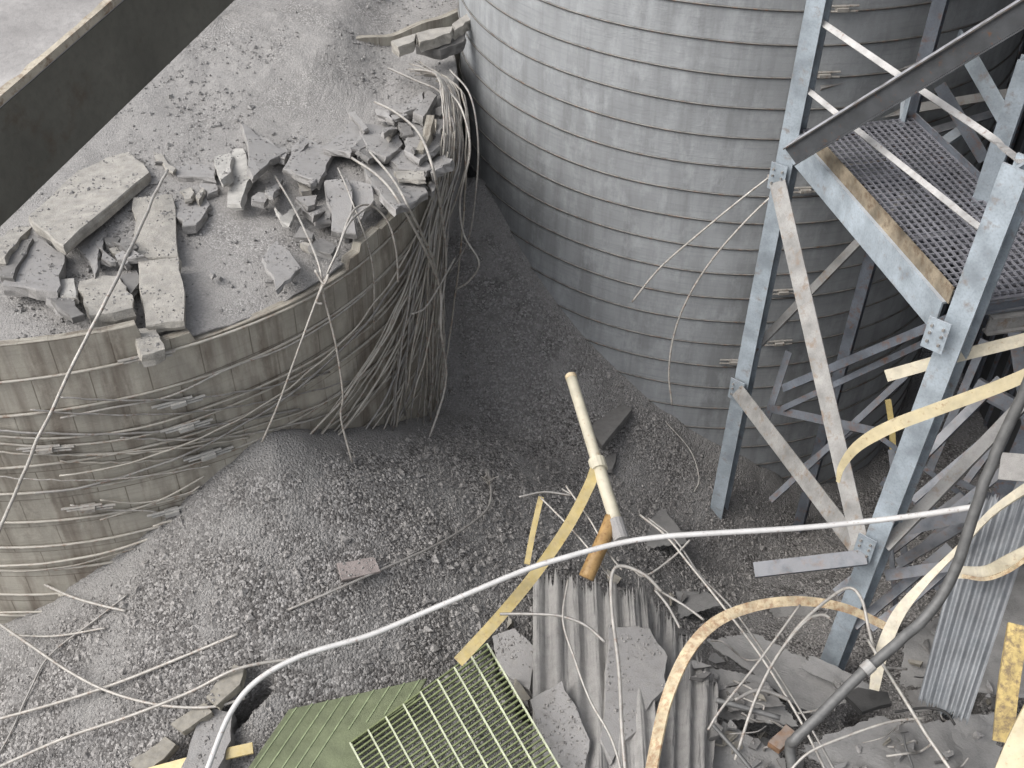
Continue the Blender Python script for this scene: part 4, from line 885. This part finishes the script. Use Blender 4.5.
crumple('small curled sheet scrap by the foot of the tower leg', [(762, 600), (806, 594), (818, 616), (782, 626)], hit(790, 610)[2]+.15, (.1, .2), .06)
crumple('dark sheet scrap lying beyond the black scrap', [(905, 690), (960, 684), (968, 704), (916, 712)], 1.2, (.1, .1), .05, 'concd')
# black scrap: slab coloured for the shaded gap under a plate
gslab('black scrap of sheet standing in for the shaded gap under the twisted cream strip', [(844, 694), (858, 687), (888, 692), (892, 703), (862, 712)], at(868, 700, 15.4)[2], (.1, .12), .09, 'black', name='gap_shade_scrap', cat='scrap', jit=.03)
# rods among the foreground debris
D = lambda lab, pts, r=.02, m='wire', wob=.0: rod(lab, [at(*q) for q in pts], r, m, wob=wob)
D('left strand of the paired wire running down past the conduit', [(640, 515, 17.6), (665, 535, 17.3), (690, 565, 17), (722, 605, 16.6), (760, 655, 16), (800, 720, 15.3), (835, 790, 14.8)], .02)
D('right strand of the paired wire running down past the conduit', [(648, 518, 17.6), (676, 541, 17.3), (700, 575, 17), (735, 612, 16.6), (775, 670, 15.9), (815, 735, 15.2), (850, 800, 14.8)], .018, 'rod')
D('pale rod hooked over the corrugated sheet', [(627, 790, 14.4), (622, 730, 14.6), (619, 670, 15.2), (612, 610, 15.8), (612, 575, 16.2), (622, 566, 16.3), (645, 575, 16.3), (662, 592, 16.3)], .026)
D('thin rod curving over the left half of the corrugated sheet', [(568, 580, 16.2), (563, 620, 15.6), (575, 660, 15.2), (590, 700, 14.9), (612, 740, 14.6), (626, 790, 14.4)], .016)
D('bent brown rod from the rubble block across the sheet', [(500, 614, 16.3), (530, 614, 16.2), (560, 616, 16), (585, 625, 15.8), (605, 642, 15.6)], .022, 'rod')
D('left side of the bent wire frame near the conduit', [(519, 497, 17.8), (545, 492, 17.9), (570, 495, 17.9), (562, 489, 18)], .018, 'rod')
D('straight wire from the wire frame down to the conduit', [(541, 498, 17.8), (565, 522, 17.5), (588, 548, 17.2), (612, 580, 16.8)], .016)
D('second straight wire beside the yellow flat bar', [(566, 486, 17.9), (590, 520, 17.4), (608, 552, 17), (622, 570, 16.8)], .016)
D('short wire slanting right from the pipe foot', [(690, 540, 17.2), (672, 558, 17.1), (645, 576, 16.9), (632, 568, 16.9)], .018)
D('looped wire with taped tip arching beside the dark pipe', [(776, 658, 15.4), (800, 625, 15.6), (830, 598, 15.8), (850, 588, 15.9), (862, 600, 15.7), (868, 625, 15.5), (874, 650, 15.2)], .024)
D('second looped wire just below the first, with a white tip', [(735, 760, 15), (755, 700, 15.2), (778, 655, 15.4), (805, 622, 15.6), (822, 615, 15.7), (830, 618, 15.7)], .022)
D('thin wire from the arch down to the bottom left of the plates', [(800, 605, 15.7), (760, 660, 15.3), (722, 708, 15), (708, 730, 14.9)], .018)
D('long wire sweeping from the black scrap to the bottom edge', [(868, 640, 15.2), (885, 668, 14.8), (905, 700, 14.4), (930, 740, 14), (965, 790, 13.6)], .024)
D('wire curving up from the bottom edge towards the black scrap', [(786, 775, 14.4), (810, 752, 14.4), (850, 735, 14.4), (890, 722, 14.4), (925, 718, 14.5)], .018)
D('black cable looping behind the ribbed sheet', [(895, 712, 14.9), (925, 708, 14.9), (945, 712, 14.8), (955, 725, 14.7)], .018, 'black')
D('dark angle iron lying across the plates', [(716, 700, 15.4), (745, 708, 15.3), (780, 718, 15.2)], .04, 'greygreen')
D('dark bar sloping under the paired wires', [(712, 724, 15.1), (735, 750, 14.9), (758, 778, 14.7)], .03, 'greygreen')
D('grey bar beside the corrugated sheet edge', [(735, 700, 15.4), (760, 690, 15.5), (790, 700, 15.5)], .028, 'rod')
D('brown bar under the arched strip at the left', [(655, 590, 16.5), (668, 606, 16.3), (680, 628, 16)], .022, 'rod')
D('thin stick crossing the coal behind the corrugated sheet', [(655, 588, 16.6), (685, 606, 16.3), (704, 620, 16.1)], .02, 'rod')
gslab('dull brown block wedged among the plates', [(768, 742), (786, 724), (796, 732), (780, 750)], 2.0, (.1, .1), .12, 'brownblock', name='block', cat='block')

rk = random.Random(29)
bpy.context.view_layer.update(); dg0 = bpy.context.evaluated_depsgraph_get()
SURF = {'metal_plate', 'corrugated_sheet', 'metal_sheet', 'concrete_slab', 'ground', 'coal_lumps', 'concrete_chunk', 'gap_shade_scrap'}
def sur(u, v):     # what lies on the debris heap there: drop a plumb line on it
    D = ray(u, v); o = Vector(CAM.tolist()); d = Vector(D.tolist()).normalized()
    for _ in range(12):
        h_, loc, nr, fi, ob, mt = scene.ray_cast(dg0, o, d)
        if not h_: break
        if ob.name.split('.')[0] in SURF and not (u > 900 and ob.name.startswith('corr')): return np.array(loc)
        o = loc+d*.03
    return hit(u, v)
zones = [(700, 660), (740, 690), (780, 715), (830, 690), (730, 740), (770, 765), (850, 760), (930, 700), (960, 745), (690, 610), (905, 740), (985, 690), (600, 590), (505, 640), (515, 690), (930, 640)]
def toppt(x, y, lift=.0):
    return hit(x, y, lift)
LMZ = {(700, 660): 'right of the torn corrugated sheet', (740, 690): 'under the crossing wires', (780, 715): 'around the brown block', (830, 690): 'beside the collar of the dark pipe', (730, 740): 'left of the dark pipe elbow', (770, 765): 'at the bottom edge by the dark pipe elbow', (850, 760): 'right of the dark pipe elbow', (930, 700): 'at the foot of the ribbed sheet', (960, 745): 'on the bottom right plate', (690, 610): 'behind the rusty arched strip', (905, 740): 'in front of the black scrap', (985, 690): 'beside the peeling yellow post', (600, 590): 'at the top edge of the corrugated sheet', (505, 640): 'beside the tip of the open grating', (515, 690): 'along the right edge of the open grating', (930, 640): 'behind the twisted cream strip'}
for i in range(64):
    c_ = rk.choice(zones); u0 = c_[0]+rk.gauss(0, 16); v0 = c_[1]+rk.gauss(0, 14); s_ = rk.uniform(6, 15)
    zc = sur(u0, v0)[2]+rk.uniform(.05, .16); ph = rk.uniform(0, 6.28); el = rk.uniform(.25, .9); pts = []
    for a in sorted(rk.uniform(0, 6.28) for _ in range(5)):
        pts.append((u0+s_*math.cos(a)*math.cos(ph)-s_*el*math.sin(a)*math.sin(ph), v0+.8*(s_*math.cos(a)*math.sin(ph)+s_*el*math.sin(a)*math.cos(ph))))
    tl_, th_0, mm_ = (rk.uniform(-.5, .5), rk.uniform(-.3, .6)), rk.uniform(.03, .12), rk.choice(['conc', 'concd', 'plate', 'wood', 'concd'])
    gslab('%s %s fragment lying loose %s' % ('small' if s_ < 10.5 else 'larger', TONE[mm_], LMZ[c_]), pts, zc, tl_, th_0, mm_, name='wood_fragment' if mm_ == 'wood' else 'concrete_fragment', cat='rubble', group='fragments '+LMZ[c_], jit=.03)
for i in range(26):
    c_ = rk.choice(zones[:12]); u0 = c_[0]+rk.gauss(0, 22); v0 = c_[1]+rk.gauss(0, 20); a = rk.uniform(-.4, 1.4); L0 = rk.uniform(22, 60)
    b_ = sur(u0, v0)[2]; P = [atz(u0+L0*t*math.cos(a)+rk.gauss(0, 4)+12*rk.uniform(-1, 1)*t*(1-t), v0+L0*t*math.sin(a)+rk.gauss(0, 3), b_+.12+rk.uniform(-.12, .35)) for t in (0, .35, .7, 1)]
    mm_ = rk.choice(['wire', 'rod', 'rod', 'greygreen']); tn = {'wire': 'pale', 'rod': 'dull', 'greygreen': 'dark'}[mm_]
    rod('short %s wire end poking out %s' % (tn, LMZ[c_]), P, rk.uniform(.008, .022), mm_, group='wire ends '+LMZ[c_])

# grit that settled on the slabs, plates and sheets
bpy.context.view_layer.update(); dg = bpy.context.evaluated_depsgraph_get()
def grit(name, n, x0, x1, y0, y1, ztop, ok_names, m, smin, label):
    pts = []; ss = []
    for _ in range(n):
        x = random.uniform(x0, x1); y = random.uniform(y0, y1)
        h_, loc, nr, fi, ob, mt = scene.ray_cast(dg, Vector((x, y, ztop)), Vector((0, 0, -1)))
        if h_ and nr.z > .72 and ob.name.split('.')[0] in ok_names and mnoise.noise(Vector((x*1.6, y*1.6, 4))) > -.25*random.random()+.0:
            pts.append((loc.x, loc.y, loc.z+.003)); ss.append(min(.05, max(.006, random.lognormvariate(math.log(smin), .5))))
    if pts: lumps(name, np.array(pts), np.array(ss), m, label, 'gravel')
OKN = {'concrete_slab', 'concrete_fragment', 'concrete_stave', 'concrete_chunk', 'metal_plate', 'corrugated_sheet', 'metal_sheet', 'broken_board', 'rubber_sheet'}
grit('grit', 13000, -12, -1, 11, 20.5, 9.5, OKN, 'lumpdark', .014, 'coal grit settled on the slabs of the silo top')
grit('grit', 34000, -4.5, 9, 6.5, 13, 5.2, OKN, 'lump', .013, 'coal grit settled on the plates and sheets in the foreground')
